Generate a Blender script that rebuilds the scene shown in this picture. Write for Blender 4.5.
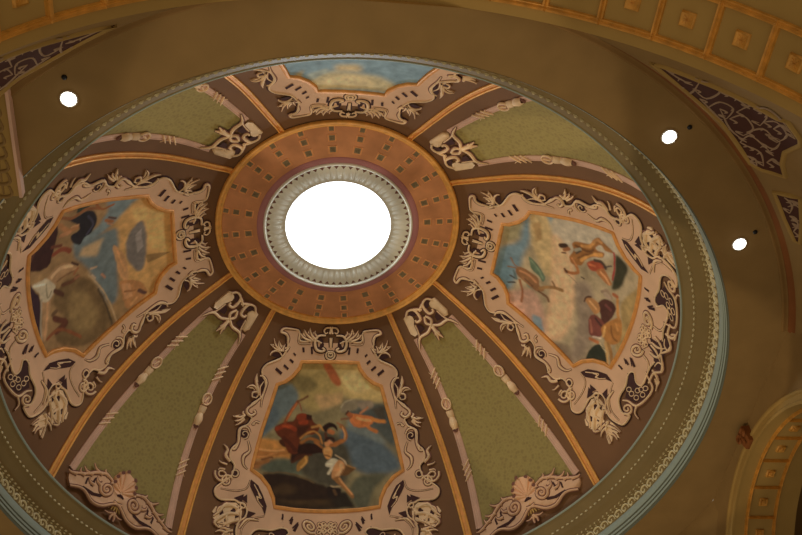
import bpy, bmesh, math, json
import numpy as np
from mathutils import Vector, Matrix
from mathutils.geometry import delaunay_2d_cdt

# ------------------------------------------------------------------ camera, world, light, exposure
S = 5.0                     # metres per dome radius
HR = 12.286                 # height of the dome's rim above the floor
scene = bpy.context.scene
for o in list(bpy.data.objects): bpy.data.objects.remove(o)
C = scene.collection
cam_d = bpy.data.cameras.new('camera'); cam = bpy.data.objects.new('camera', cam_d); C.objects.link(cam); scene.camera = cam
cam_d.sensor_width = 36.0; cam_d.lens = 968.909 / 802.0 * 36.0; cam_d.clip_end = 200
pitch, yaw, roll = 0.934060, 0.223726, -0.142375
fw = Vector((math.sin(yaw) * math.cos(pitch), math.cos(yaw) * math.cos(pitch), math.sin(pitch)))
rt = Vector((math.cos(yaw), -math.sin(yaw), 0)); up = rt.cross(fw)
r2 = rt * math.cos(roll) + up * math.sin(roll); u2 = -rt * math.sin(roll) + up * math.cos(roll)
mw = Matrix((r2, u2, -fw)).transposed().to_4x4(); mw.translation = (-0.23211 * S, -1.93669 * S, 1.6)
cam.matrix_world = mw
world = bpy.data.worlds.new('hall_ambience'); scene.world = world; world.use_nodes = True
bg = world.node_tree.nodes['Background']; bg.inputs[0].default_value = (1.0, 0.83, 0.60, 1); bg.inputs[1].default_value = 0.40
def lamp(name, kind, loc, power, col, target=None, **kw):
    d = bpy.data.lights.new(name, kind); d.energy = power; d.color = col
    for k, v in kw.items(): setattr(d, k, v)
    o = bpy.data.objects.new(name, d); C.objects.link(o); o.location = loc
    if target is not None: o.rotation_euler = (Vector(target) - Vector(loc)).to_track_quat('-Z', 'Y').to_euler()
    return o
# floor uplights that throw round pools of light on the plaster ring and the dome
lamp('floor_uplight', 'SPOT', (0, 0.9 * S, 2.5), 1150, (1.0, 0.82, 0.60), (0, -0.60 * S, HR), spot_size=math.radians(31), spot_blend=0.10, shadow_soft_size=0.08)
lamp('floor_uplight', 'SPOT', (-0.9 * S, 0, 2.5), 1000, (1.0, 0.80, 0.52), (0.58 * S, 0.05 * S, HR), spot_size=math.radians(31), spot_blend=0.10, shadow_soft_size=0.08)
# daylight that falls through the oculus
lamp('oculus_daylight', 'AREA', (0, 0, HR + 0.785 * S), 130, (0.82, 0.92, 1.0), (0, 0, 0), shape='DISK', size=1.8)
vs = scene.view_settings
vs.view_transform = 'Standard'; vs.look = 'None'; vs.exposure = 0.0; vs.gamma = 1.0; vs.use_curve_mapping = False

# ------------------------------------------------------------------ materials
def lin(c):
    return tuple(((v / 255) / 12.92 if v / 255 <= 0.04045 else ((v / 255 + 0.055) / 1.055) ** 2.4) for v in c)
GAIN = (2.6, 2.6, 2.9)
def pig(c, k=1.0):
    return tuple(min(0.9, v * g * k) for v, g in zip(lin(c), GAIN)) + (1,)
def mat(name, col, rough=0.8, metal=0.0, noise=None, bump=0.0, spec=0.3):
    m = bpy.data.materials.new(name); m.use_nodes = True; nt = m.node_tree; b = nt.nodes['Principled BSDF']
    b.inputs['Base Color'].default_value = col; b.inputs['Roughness'].default_value = rough; b.inputs['Metallic'].default_value = metal
    b.inputs['Specular IOR Level'].default_value = spec
    if noise:
        sc, amt = noise
        tc = nt.nodes.new('ShaderNodeTexCoord'); n = nt.nodes.new('ShaderNodeTexNoise'); n.inputs['Scale'].default_value = sc; n.inputs['Detail'].default_value = 5
        nt.links.new(tc.outputs['Object'], n.inputs['Vector'])
        r = nt.nodes.new('ShaderNodeMapRange'); r.inputs[1].default_value = 0.3; r.inputs[2].default_value = 0.7; r.inputs[3].default_value = 1 - amt; r.inputs[4].default_value = 1 + amt
        nt.links.new(n.outputs['Fac'], r.inputs[0])
        mx = nt.nodes.new('ShaderNodeVectorMath'); mx.operation = 'SCALE'; mx.inputs[0].default_value = col[:3]
        nt.links.new(r.outputs[0], mx.inputs['Scale']); nt.links.new(mx.outputs[0], b.inputs['Base Color'])
        if bump:
            bp = nt.nodes.new('ShaderNodeBump'); bp.inputs['Strength'].default_value = bump; bp.inputs['Distance'].default_value = 0.02
            nt.links.new(n.outputs['Fac'], bp.inputs['Height']); nt.links.new(bp.outputs[0], b.inputs['Normal'])
    return m
def emis(name, col, st):
    m = bpy.data.materials.new(name); m.use_nodes = True; b = m.node_tree.nodes['Principled BSDF']
    b.inputs['Base Color'].default_value = (0.8, 0.8, 0.8, 1); b.inputs['Emission Color'].default_value = col + (1,); b.inputs['Emission Strength'].default_value = st
    return m
M = {}
M['brown'] = mat('maroon_brown_plaster', pig((81, 57, 34)), 0.85, noise=(1.3, 0.10))
M['cream'] = mat('cream_stucco', pig((150, 124, 92)), 0.8, noise=(3.0, 0.12))
M['border'] = mat('rose_cream_stucco', pig((150, 121, 90)), 0.8, noise=(1.6, 0.12))
M['scroll'] = mat('pale_scroll_stucco', pig((162, 136, 100)), 0.75, noise=(4.0, 0.15))
M['dark'] = mat('dark_umber_shade_paint', pig((46, 28, 24)), 0.9)  # painted shade of the ornament's voids, and its dark outlines
M['mid'] = mat('umber_outline_shade_paint', pig((82, 54, 42)), 0.9)  # outline colour, also the trompe-l'oeil shade painted beside the scrollwork
M['gold'] = mat('gilding', pig((170, 116, 52)), 0.5, 0.2, noise=(9.0, 0.15), spec=0.6)
M['frame'] = mat('antique_gilding', pig((154, 106, 50)), 0.5, 0.2, noise=(8.0, 0.15), spec=0.6)
M['terra'] = mat('terracotta_plaster', pig((138, 96, 62)), 0.85, noise=(2.2, 0.2))
M['terra2'] = mat('light_terracotta_plaster', pig((164, 114, 72)), 0.85, noise=(6.0, 0.12))
M['verd'] = mat('verdigris_paint', pig((92, 82, 58)), 0.85, noise=(9.0, 0.2))
M['mauve'] = mat('mauve_plaster', pig((120, 82, 78)), 0.85, noise=(2.0, 0.08))
M['ring'] = mat('daylit_pinkish_stone', pig((186, 160, 142)), 0.75, noise=(3.0, 0.08))  # pigment brightened to carry the daylight falling on the ring
M['bar'] = mat('rose_moulding_plaster', pig((142, 115, 92)), 0.8, noise=(3.0, 0.10))
M['shell'] = mat('shell_stucco', pig((160, 126, 92)), 0.75, noise=(3.0, 0.10))
M['plaster'] = mat('ochre_plaster', pig((94, 74, 40)), 0.9, noise=(2.6, 0.07), bump=0.15)
M['archcream'] = mat('ochre_cream_plaster', pig((108, 86, 42)), 0.85, noise=(1.5, 0.08))
M['cornice'] = mat('olive_cornice_paint', pig((82, 68, 36)), 0.6, noise=(2.0, 0.08), spec=0.4)
M['bead'] = mat('cornice_bead_glint', pig((140, 130, 94)), 0.45, noise=(5.0, 0.1), spec=0.5)  # paler colour stands in for the skylight's glints on the beads
M['blue'] = mat('grey_blue_fillet', pig((58, 60, 44)), 0.6, spec=0.4)
M['archgold'] = mat('old_gilding', pig((136, 96, 34)), 0.5, 0.2, noise=(9.0, 0.2), spec=0.5)
M['lip'] = mat('fillet_blue_highlight', pig((96, 104, 90)), 0.5, spec=0.5)  # blue-grey tint paints the skylight's highlights on the cornice edges
M['band2'] = mat('brown_band_paint', pig((86, 64, 30)), 0.8, noise=(2.0, 0.1))
M['band'] = mat('russet_band_paint', pig((84, 48, 18)), 0.8, noise=(2.0, 0.1))
M['maroon'] = mat('deep_maroon_paint', pig((46, 23, 15)), 0.85, noise=(2.0, 0.12))
M['arab'] = mat('dusty_rose_paint', pig((106, 88, 66)), 0.85, noise=(3.0, 0.1))
M['husk'] = mat('pale_gold_husk', pig((172, 134, 78)), 0.7)
M['black'] = mat('black_plastic', (0.01, 0.01, 0.01, 1), 0.5)
M['trimwhite'] = mat('white_enamel', (0.7, 0.66, 0.58, 1), 0.5)
M['lens'] = emis('lamp_lens', (1.0, 0.96, 0.9), 9.0)
M['sky'] = emis('skylight_glazing', (0.93, 0.97, 1.0), 3.0)
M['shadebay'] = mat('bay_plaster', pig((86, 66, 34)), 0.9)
# green damask: olive ground, darker sprigs
def damask():
    m = mat('olive_damask_cloth', pig((108, 92, 48)), 0.9); nt = m.node_tree; b = nt.nodes['Principled BSDF']
    tc = nt.nodes.new('ShaderNodeTexCoord')
    v = nt.nodes.new('ShaderNodeTexVoronoi'); v.inputs['Scale'].default_value = 13
    n = nt.nodes.new('ShaderNodeTexNoise'); n.inputs['Scale'].default_value = 16; n.inputs['Detail'].default_value = 4
    for t in (v, n): nt.links.new(tc.outputs['Object'], t.inputs['Vector'])
    a = nt.nodes.new('ShaderNodeMath'); a.operation = 'MULTIPLY'; nt.links.new(v.outputs['Distance'], a.inputs[0]); nt.links.new(n.outputs['Fac'], a.inputs[1])
    r = nt.nodes.new('ShaderNodeValToRGB'); e = r.color_ramp.elements
    e[0].position = 0.10; e[0].color = pig((95, 83, 46)); e[1].position = 0.28; e[1].color = pig((106, 95, 52))
    e2 = r.color_ramp.elements.new(0.45); e2.color = pig((98, 87, 47))
    nt.links.new(a.outputs[0], r.inputs[0]); nt.links.new(r.outputs[0], b.inputs['Base Color'])
    return m
M['damask'] = damask()
def painted(name):
    m = mat(name, (0.5, 0.5, 0.5, 1), 0.7); nt = m.node_tree; b = nt.nodes['Principled BSDF']
    at = nt.nodes.new('ShaderNodeAttribute'); at.attribute_name = 'pigment'
    tc = nt.nodes.new('ShaderNodeTexCoord'); n = nt.nodes.new('ShaderNodeTexNoise'); n.inputs['Scale'].default_value = 7; n.inputs['Detail'].default_value = 6
    nt.links.new(tc.outputs['Object'], n.inputs['Vector'])
    r = nt.nodes.new('ShaderNodeMapRange'); r.inputs[1].default_value = 0.3; r.inputs[2].default_value = 0.7; r.inputs[3].default_value = 0.82; r.inputs[4].default_value = 1.18
    nt.links.new(n.outputs['Fac'], r.inputs[0])
    mx = nt.nodes.new('ShaderNodeVectorMath'); mx.operation = 'SCALE'
    nt.links.new(at.outputs['Color'], mx.inputs[0]); nt.links.new(r.outputs[0], mx.inputs['Scale']); nt.links.new(mx.outputs[0], b.inputs['Base Color'])
    return m
M['fresco'] = painted('fresco_paint')

# ------------------------------------------------------------------ objects
def tag(o, label=None, cat=None, group=None, kind=None):
    if label: o['label'] = label
    if cat: o['category'] = cat
    if group: o['group'] = group
    if kind: o['kind'] = kind
    return o
def thing(name, loc, label, cat, group=None):
    o = bpy.data.objects.new(name, None); C.objects.link(o); o.location = loc; o.empty_display_size = 0.2
    return tag(o, label, cat, group)
def offset_of(p):
    v = Vector((0, 0, 0))
    while p is not None: v = v + p.location; p = p.parent
    return v
def obj(name, bm, mats, parent=None, smooth=True):
    """links bm as ONE mesh object; coordinates are given in world space, the origin goes to the parent's (or the mesh's centre)"""
    me = bpy.data.meshes.new(name)
    if parent is not None: off = offset_of(parent)
    else:
        cs = [v.co for v in bm.verts]; lo = Vector([min(c[i] for c in cs) for i in range(3)]); hi = Vector([max(c[i] for c in cs) for i in range(3)]); off = (lo + hi) / 2
    bmesh.ops.translate(bm, verts=bm.verts, vec=-off)
    bm.to_mesh(me); bm.free()
    if smooth:
        for p in me.polygons: p.use_smooth = True
    for m in (mats if isinstance(mats, (list, tuple)) else [mats]): me.materials.append(m)
    o = bpy.data.objects.new(name, me); C.objects.link(o)
    if parent is not None: o.parent = parent
    else: o.location = off
    return o
B = bmesh.new

# ------------------------------------------------------------------ the dome's surface: azimuth (0 = south, 90 = east), arc length s from the coffered ring
PR = np.array([0.267, 0.431, 0.5, 0.572, 0.675, 0.8, 0.903, 0.973, 1.025, 1.06, 1.085]); PZ = np.array([0.78, 0.776, 0.744, 0.706, 0.644, 0.536, 0.412, 0.292, 0.165, 0.06, -0.02])
def pchip(x, y, xs):
    h = np.diff(x); d = np.diff(y) / h; m = np.zeros(len(x))
    for i in range(1, len(x) - 1):
        if d[i-1] * d[i] > 0:
            w1 = 2 * h[i] + h[i-1]; w2 = h[i] + 2 * h[i-1]; m[i] = (w1 + w2) / (w1 / d[i-1] + w2 / d[i])
    m[0] = d[0]; m[-1] = d[-1] * 1.3
    k = np.clip(np.searchsorted(x, xs, side='right') - 1, 0, len(x) - 2); t = (xs - x[k]) / h[k]
    return y[k]*(1+2*t)*(1-t)**2 + m[k]*h[k]*t*(1-t)**2 + y[k+1]*t*t*(3-2*t) + m[k+1]*h[k]*t*t*(t-1)
TR = np.linspace(0.267, 1.085, 2400); TZ = pchip(PR, PZ, TR)
TS = np.concatenate([[0], np.cumsum(np.hypot(np.diff(TR), np.diff(TZ)))]); SM = float(TS[-1])
def s_of_r(r): return float(np.interp(r, TR, TS))
def dome(az, s, h=0.0):
    r = float(np.interp(s, TS, TR)); z = float(np.interp(s, TS, TZ))
    ra = float(np.interp(s - 0.006, TS, TR)); za = float(np.interp(s - 0.006, TS, TZ)); rb = float(np.interp(s + 0.006, TS, TR)); zb = float(np.interp(s + 0.006, TS, TZ))
    dr, dz = rb - ra, zb - za; L = math.hypot(dr, dz) or 1; nr, nz = dz / L, -dr / L
    a = math.radians(az); rr = r * S + nr * h; zz = HR + z * S + nz * h
    return Vector((rr * math.sin(a), -rr * math.cos(a), zz))
RS, ZS_ = 1.465 * S, HR - 0.965 * S
def pend(az, phi, h=0.0):
    a, p = math.radians(az), math.radians(phi); R = RS - h
    return Vector((R * math.sin(p) * math.sin(a), -R * math.sin(p) * math.cos(a), ZS_ + R * math.cos(p)))
def catmull(P, n=4):
    if len(P) < 3: n = max(n, 4)
    Q = [P[0]] + list(P) + [P[-1]]; out = []
    for i in range(1, len(Q) - 2):
        for k in range(n):
            t = k / n
            out.append([0.5 * ((2*b) + (-a + c)*t + (2*a - 5*b + 4*c - d)*t*t + (-a + 3*b - 3*c + d)*t**3) for a, b, c, d in zip(Q[i-1], Q[i], Q[i+1], Q[i+2])])
    out.append(list(P[-1])); return out
def ribbon(bm, pts, w, f, h0=0.0, hk=0.45, flat=False, n=4, mi=0):
    """a carved, tapering, round-backed strand along pts on the surface f"""
    nw = len(w); P = [list(p) + [float(np.interp(i / max(1, len(pts) - 1), np.linspace(0, 1, nw), w))] for i, p in enumerate(pts)]
    P = catmull(P, n); c = [f(p[0], p[1], 0) for p in P]; rows = []
    for i, p in enumerate(P):
        t = c[min(i + 1, len(c) - 1)] - c[max(i - 1, 0)]
        if t.length < 1e-7: continue
        nn = (f(p[0], p[1], 0.1) - c[i]).normalized(); b = nn.cross(t.normalized()); ww = max(p[2], 0.003) / 2
        if flat: prof = ((-1, h0), (1, h0))
        else: prof = ((-1, h0 - 0.004), (-0.72, h0 + hk * ww * 1.1), (0, h0 + hk * ww * 2), (0.72, h0 + hk * ww * 1.1), (1, h0 - 0.004))
        rows.append([bm.verts.new(c[i] + b * (k * ww) + nn * hh) for k, hh in prof])
    for a, b in zip(rows, rows[1:]):
        for j in range(len(a) - 1):
            fc = bm.faces.new((a[j], a[j+1], b[j+1], b[j])); fc.material_index = mi
def resample(poly, step, closed=True):
    out = []; n = len(poly)
    for i in range(n if closed else n - 1):
        a, b = poly[i], poly[(i + 1) % n]; L = math.hypot((b[0]-a[0]) * KX, (b[1]-a[1])); k = max(1, int(L / step))
        for j in range(k): out.append([a[0] + (b[0]-a[0]) * j / k, a[1] + (b[1]-a[1]) * j / k])
    return out
KX = math.radians(1) * 0.72
def inside(poly, X, Y):
    r = np.zeros(X.shape, bool); n = len(poly)
    for i in range(n):
        x1, y1 = poly[i]; x2, y2 = poly[(i + 1) % n]
        if y1 == y2: continue
        c = ((y1 > Y) != (y2 > Y)) & (X < (x2 - x1) * (Y - y1) / (y2 - y1) + x1); r ^= c
    return r
def plate(bm, poly, f, h=0.02, step=0.03, grid=0.035, skirt=True, mi=0, kx=None):
    """a slab with outline poly lying on the surface f, h thick"""
    k = kx or KX
    bd = resample(poly, step); n = len(bd)
    A = np.array(bd); x0, x1, y0, y1 = A[:,0].min(), A[:,0].max(), A[:,1].min(), A[:,1].max()
    gx, gy = np.meshgrid(np.arange(x0 + grid/k/2, x1, grid/k), np.arange(y0 + grid/2, y1, grid)); gx, gy = gx.ravel(), gy.ravel()
    m = inside(bd, gx, gy)
    vs = [Vector((a * k, b)) for a, b in bd] + [Vector((a * k, b)) for a, b in zip(gx[m], gy[m])]
    V, E, F, *_ = delaunay_2d_cdt(vs, [(i, (i+1) % n) for i in range(n)], [list(range(n))], 1, 1e-6)
    nv = [bm.verts.new(f(v[0] / k, v[1], h)) for v in V]
    cnt = {}
    for t in F:
        try: fc = bm.faces.new([nv[i] for i in t]); fc.material_index = mi
        except ValueError: continue
        for i in range(len(t)):
            e = tuple(sorted((t[i], t[(i+1) % len(t)]))); cnt[e] = cnt.get(e, 0) + 1
    if skirt:
        low = {}
        for (a, b), c in cnt.items():
            if c == 1:
                for i in (a, b):
                    if i not in low: low[i] = bm.verts.new(f(V[i][0] / k, V[i][1], -0.004))
                fc = bm.faces.new((nv[a], nv[b], low[b], low[a])); fc.material_index = mi
    return V
def lathe(bm, prof, n=192, a0=0.0, a1=360.0, mi=0, closed=True):
    """prof: (r, z) in dome units"""
    rows = []; m = n if closed else n + 1
    for i in range(m):
        a = math.radians(a0 + (a1 - a0) * i / n)
        rows.append([bm.verts.new((r * S * math.sin(a), -r * S * math.cos(a), HR + z * S)) for r, z in prof])
    for i in range(n):
        A, Bq = rows[i], rows[(i + 1) % m]
        for j in range(len(prof) - 1):
            fc = bm.faces.new((A[j], A[j+1], Bq[j+1], Bq[j])); fc.material_index = mi
def blob(bm, c, t, n, b, L, W, H, mi=0):
    """small pointed bead: long axis t"""
    pts = [c + t * L, c + b * W, c - t * L, c - b * W]; v = [bm.verts.new(p) for p in pts]
    top = [bm.verts.new(c + n * H + d) for d in (t * L * .45, b * W * .45, -t * L * .45, -b * W * .45)]
    for i in range(4): bm.faces.new((v[i], v[(i+1) % 4], top[(i+1) % 4], top[i])).material_index = mi
    bm.faces.new(top).material_index = mi
def box(bm, lo, hi, mi=0):
    v = [bm.verts.new((x, y, z)) for x in (lo[0], hi[0]) for y in (lo[1], hi[1]) for z in (lo[2], hi[2])]
    for f in ((0,1,3,2), (4,6,7,5), (0,4,5,1), (2,3,7,6), (0,2,6,4), (1,5,7,3)): bm.faces.new([v[i] for i in f]).material_index = mi
def fixn(bm): bmesh.ops.recalc_face_normals(bm, faces=bm.faces)

# ================================================================== THE SETTING
bm = B(); sr = np.linspace(s_of_r(0.432), SM, 80)
lathe(bm, [(float(np.interp(s, TS, TR)), float(np.interp(s, TS, TZ))) for s in sr], 240)
shell_o = tag(obj('ceiling', bm, M['brown']), 'maroon brown painted shell of the dome behind the frescoes', 'ceiling', None, 'structure')
# plaster ring round the dome's opening, out to the four crossing walls
Q = 1.20
bm = B(); n = 240; rows = []
for i in range(n):
    a = 2 * math.pi * i / n; sx, cy = math.sin(a), -math.cos(a)
    re = min(1.2545, Q / max(abs(sx), abs(cy), 1e-6))
    rows.append([bm.verts.new((r * S * sx, r * S * cy, HR - 0.160 * S)) for r in (1.0833, 1.083 + (re - 1.083) * .5, re)])
for i in range(n):
    a, b = rows[i], rows[(i+1) % n]
    for j in range(2): bm.faces.new((a[j], a[j+1], b[j+1], b[j]))
ring_o = tag(obj('ceiling', bm, M['plaster']), 'plain ochre plaster ring ceiling around the dome opening', 'ceiling', None, 'structure')

# cornice of the dome's rim
cor = [(1.0, 0.0), (1.003, -0.006), (1.006, -0.006), (1.007, -0.010), (1.022, -0.024), (1.024, -0.030), (1.028, -0.032), (1.032, -0.033), (1.035, -0.040), (1.045, -0.046), (1.056, -0.050), (1.062, -0.055), (1.064, -0.061), (1.069, -0.063), (1.0715, -0.070), (1.0735, -0.074), (1.0765, -0.096), (1.078, -0.099)]
bm = B(); lathe(bm, [(1.0855, -0.022), (1.004, 0.002)] + cor, 240); cornice = tag(obj('trim_1', bm, M['cornice']), 'olive moulded cornice circling the rim of the dome', 'cornice', None, 'structure')
bm = B(); lathe(bm, [(0.9970, 0.002), (0.9975, -0.002), (1.000, -0.004), (1.002, -0.003), (1.001, 0.002)], 240); obj('rim_fillet', bm, M['lip'], cornice)
bm = B(); lathe(bm, [(1.078, -0.099), (1.0755, -0.101), (1.0785, -0.120), (1.0800, -0.123)], 240); obj('blue_highlight_fascia', bm, M['lip'], cornice)
bm = B(); lathe(bm, [(1.0800, -0.123), (1.0820, -0.126), (1.0820, -0.131), (1.0790, -0.132), (1.0800, -0.137), (1.0820, -0.139), (1.0820, -0.144), (1.0795, -0.145), (1.0805, -0.151), (1.0825, -0.153), (1.0835, -0.161)], 240); obj('stepped_lip', bm, [M['blue']], cornice, smooth=False)
for L in ([(1.0785, -0.1315), (1.0775, -0.134), (1.0798, -0.1375)], [(1.0792, -0.1445), (1.0782, -0.147), (1.0802, -0.151)]):
    bm = B(); lathe(bm, L, 240); obj('blue_highlight_line', bm, M['lip'], cornice)
def course(name, r, z, nr, nz, count, L, W, H, m, skew=0.0):
    bm = B(); k = math.hypot(nr, nz); nr, nz = nr / k, nz / k
    for i in range(count):
        a = 2 * math.pi * i / count; e = Vector((math.sin(a), -math.cos(a), 0)); t = Vector((math.cos(a), math.sin(a), 0)); zz = Vector((0, 0, 1))
        nn = e * nr + zz * nz; b = nn.cross(t); tt = (t + b * skew).normalized(); bb = nn.cross(tt)
        blob(bm, e * r * S + zz * (HR + z * S), tt, nn, bb, L, W, H)
    fixn(bm); return obj(name, bm, m, cornice, smooth=False)
course('bead_course', 1.0275, -0.0315, -0.6, -0.8, 300, 0.038, 0.018, 0.026, M['bead'])
course('leaf_tip_course', 1.0655, -0.0615, -0.7, -0.7, 340, 0.030, 0.020, 0.030, M['bead'], 0.5)
course('leaf_tip_course', 1.0708, -0.0685, -0.8, -0.5, 340, 0.026, 0.016, 0.026, M['bead'], -0.4)
bm = B(); cnt = 200
for i in range(cnt):                                    # running leaf scroll: an eye ringed by a curl
    a0 = 360.0 * i / cnt
    def fc(az, v, h=0.0):
        a = math.radians(az); r, z = 1.0735 + (1.0765 - 1.0735) * v, -0.074 + (-0.098 + 0.074) * v
        e = Vector((math.sin(a), -math.cos(a), 0)); n = (e * -0.97 + Vector((0, 0, -0.2)))
        return e * (r * S) + Vector((0, 0, HR + z * S)) + n * h
    d = 360.0 / cnt
    ribbon(bm, [(a0 - .45*d, .9), (a0 - .38*d, .25), (a0, .05), (a0 + .38*d, .35), (a0 + .25*d, .85), (a0 - .05*d, .7), (a0, .45)], [0.02, 0.034, 0.03, 0.016], fc, 0.002, 0.8, n=2)
obj('leaf_scroll_course', bm, M['bead'], cornice)

# skylight glazing over the oculus
bm = B(); lathe(bm, [(0.190, 0.786), (0.190, 0.82)], 96); win = tag(obj('window_1', bm, M['ring']), 'round skylight glowing white in the eye of the dome', 'skylight', None, 'structure')
bm = B(); vs_ = [bm.verts.new((0.191 * S * math.sin(2*math.pi*i/96), -0.191 * S * math.cos(2*math.pi*i/96), HR + 0.790 * S)) for i in range(96)]; bm.faces.new(vs_); obj('glazing', bm, M['sky'], win, smooth=False)

# band moulding along the outer edge of the plaster ring, and the pendentives below it
def arc_lathe(prof, spans, name, m, label, cat):
    bm = B()
    for a0, a1 in spans: lathe(bm, prof, max(6, int((a1 - a0) * 1.2)), a0, a1, closed=False)
    return tag(obj(name, bm, m), label, cat, None, 'structure')
cr = math.degrees(math.acos(Q / 1.25))
spans = [(90*k + cr, 90*k + 90 - cr) for k in (0, 3)]
arc_lathe([(1.228, -0.159), (1.228, -0.164), (1.233, -0.166), (1.238, -0.164), (1.244, -0.167)], spans, 'trim_2', M['band2'], 'curved brown band moulding edging the plaster ring above the pendentives', 'moulding')
arc_lathe([(1.244, -0.164), (1.246, -0.174), (1.251, -0.176), (1.253, -0.190), (1.257, -0.197)], spans, 'trim_5', M['band'], 'thin russet line moulding outside the brown band above the pendentives', 'moulding')
bm = B()
ph0 = math.degrees(math.asin(1.254 / 1.465))
for k in range(4):
    N_, M_ = 40, 24; rows = []
    for i in range(N_ + 1):
        u = i / N_; row = []
        for j in range(M_ + 1):
            ph = ph0 + (86 - ph0) * (j / M_) ** 1.0; r = 1.465 * math.sin(math.radians(ph))
            e = math.degrees(math.acos(min(1, Q / r))); az = 90*k + e + (90 - 2*e) * u
            if j == 0:                                     # riser up to the plaster ring
                p = pend(az, ph); row.append(bm.verts.new((p.x, p.y, HR - 0.159 * S)))
            row.append(bm.verts.new(pend(az, ph)))
        rows.append(row)
    for i in range(N_):
        for j in range(M_ + 1): bm.faces.new((rows[i][j], rows[i][j+1], rows[i+1][j+1], rows[i+1][j]))
tag(obj('wall_pendentives', bm, M['plaster']), 'ochre pendentives curving down between the crossing arches', 'wall', None, 'structure')

# south arch: plaster barrel with a coffered belt; its face edge runs at y = -Q
RA, ZA = 0.819 * S, HR - 0.965 * S
def barrel(t, y, h=0.0):
    a = math.radians(t); R = RA - h
    return Vector((R * math.sin(a), y * S, ZA + R * math.cos(a)))
def grid(bm, f, us, vs, mi=0):
    g = [[bm.verts.new(f(u, v)) for v in vs] for u in us]
    for i in range(len(us) - 1):
        for j in range(len(vs) - 1): bm.faces.new((g[i][j], g[i][j+1], g[i+1][j+1], g[i+1][j])).material_index = mi
bm = B(); grid(bm, barrel, np.linspace(-88, 88, 120), [-Q, -1.232, -1.343, -1.5, -1.8, -2.4])
ts = np.linspace(-12, 12, 20)                      # narrow fascia where the vault's crown rises above the plaster ring
g = [(bm.verts.new(barrel(u, -Q)), bm.verts.new((barrel(u, -Q).x, -Q * S, HR - 0.161 * S))) for u in ts]
for a, b in zip(g, g[1:]): bm.faces.new((a[0], a[1], b[1], b[0]))
tag(obj('wall_south', bm, M['archcream']), 'ochre barrel vault of the near arch overhead', 'vault', None, 'structure')
# east wall with its smaller arch
YC, ZC, RE = 0.065, -0.727, 0.493
bm = B(); N_ = 48; top = []; bot = []
ys = np.concatenate([np.linspace(-Q, YC - RE - .001, 8), YC + RE * np.sin(np.linspace(-math.pi/2, math.pi/2, N_)), np.linspace(YC + RE + .001, Q, 8)])
for y in ys:
    lo = -2.3 if abs(y - YC) >= RE else ZC + math.sqrt(max(0, RE*RE - (y - YC)**2))
    top.append(bm.verts.new((Q * S, y * S, HR - 0.160 * S))); bot.append(bm.verts.new((Q * S, y * S, HR + lo * S)))
for i in range(len(ys) - 1): bm.faces.new((top[i], top[i+1], bot[i+1], bot[i]))
tag(obj('wall_east', bm, M['plaster'], smooth=False), 'ochre plaster wall above the small arch on the right', 'wall', None, 'structure')
def barrel_e(t, x, h=0.0):
    a = math.radians(t); R = RE * S - h
    return Vector((x * S, YC * S + R * math.sin(a), HR + ZC * S + R * math.cos(a)))
bm = B(); grid(bm, barrel_e, np.linspace(-90, 90, 90), [Q, 1.24, 1.33, 1.40])
for sgn in (-1, 1):
    y = (YC + sgn * RE) * S
    bm.faces.new([bm.verts.new(p) for p in ((Q*S, y, HR + ZC*S), (1.4*S, y, HR + ZC*S), (1.4*S, y, HR - 2.3*S), (Q*S, y, HR - 2.3*S))])
tag(obj('wall_east_reveal', bm, M['archcream']), 'ochre soffit inside the small arch on the right', 'wall', None, 'structure')
bm = B(); box(bm, (1.4*S, (YC - .75)*S, HR - 2.3*S), (2.2*S, (YC + .75)*S, HR + 0.02*S))
bm.faces.ensure_lookup_table(); bmesh.ops.delete(bm, geom=[bm.faces[0], bm.faces[4]], context='FACES_ONLY')
grid(bm, lambda t, k: Vector((1.4*S, YC*S + (RE + k)*S*math.sin(math.radians(t)), HR + ZC*S + (RE + k)*S*math.cos(math.radians(t)))), np.linspace(-90, 90, 40), [0, 0.35])
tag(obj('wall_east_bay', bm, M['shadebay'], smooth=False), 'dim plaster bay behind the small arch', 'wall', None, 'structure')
# straight ceiling beam at far left
bm = B()
BX0, BX1, BY0, BY1, BZ = -0.97*S, -0.810*S, -1.19*S, -0.685*S, HR - 0.160*S
box(bm, (BX0, BY0, BZ - 0.02*S), (BX1, BY1, BZ - 0.0005*S)); beam = tag(obj('trim_3', bm, M['archcream'], smooth=False), 'straight plaster beam with a carved leaf course at far left', 'beam', None, 'structure')
bm = B(); box(bm, (BX1 - 0.001*S, BY0, BZ - 0.026*S), (BX1 + 0.006*S, BY1, BZ - 0.0005*S)); obj('edge_fillet', bm, M['bar'], beam, smooth=False)
bm = B()
for i in range(15):
    y = BY0 + (i + .5) * (BY1 - BY0) / 15; f = lambda a, b, h=0.0: Vector((a, b, BZ - 0.02*S - h)); x = -0.846 * S
    ribbon(bm, [(x - .07, y - .05), (x - .09, y + .06), (x, y + .10), (x + .09, y + .06), (x + .07, y - .05)], [0.03, 0.05, 0.03], f, 0, .6)
    ribbon(bm, [(x, y - .06), (x, y + .06)], [0.03, 0.06, 0.02], f, 0, .6)
obj('leaf_course', bm, M['plaster'], beam)

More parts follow.
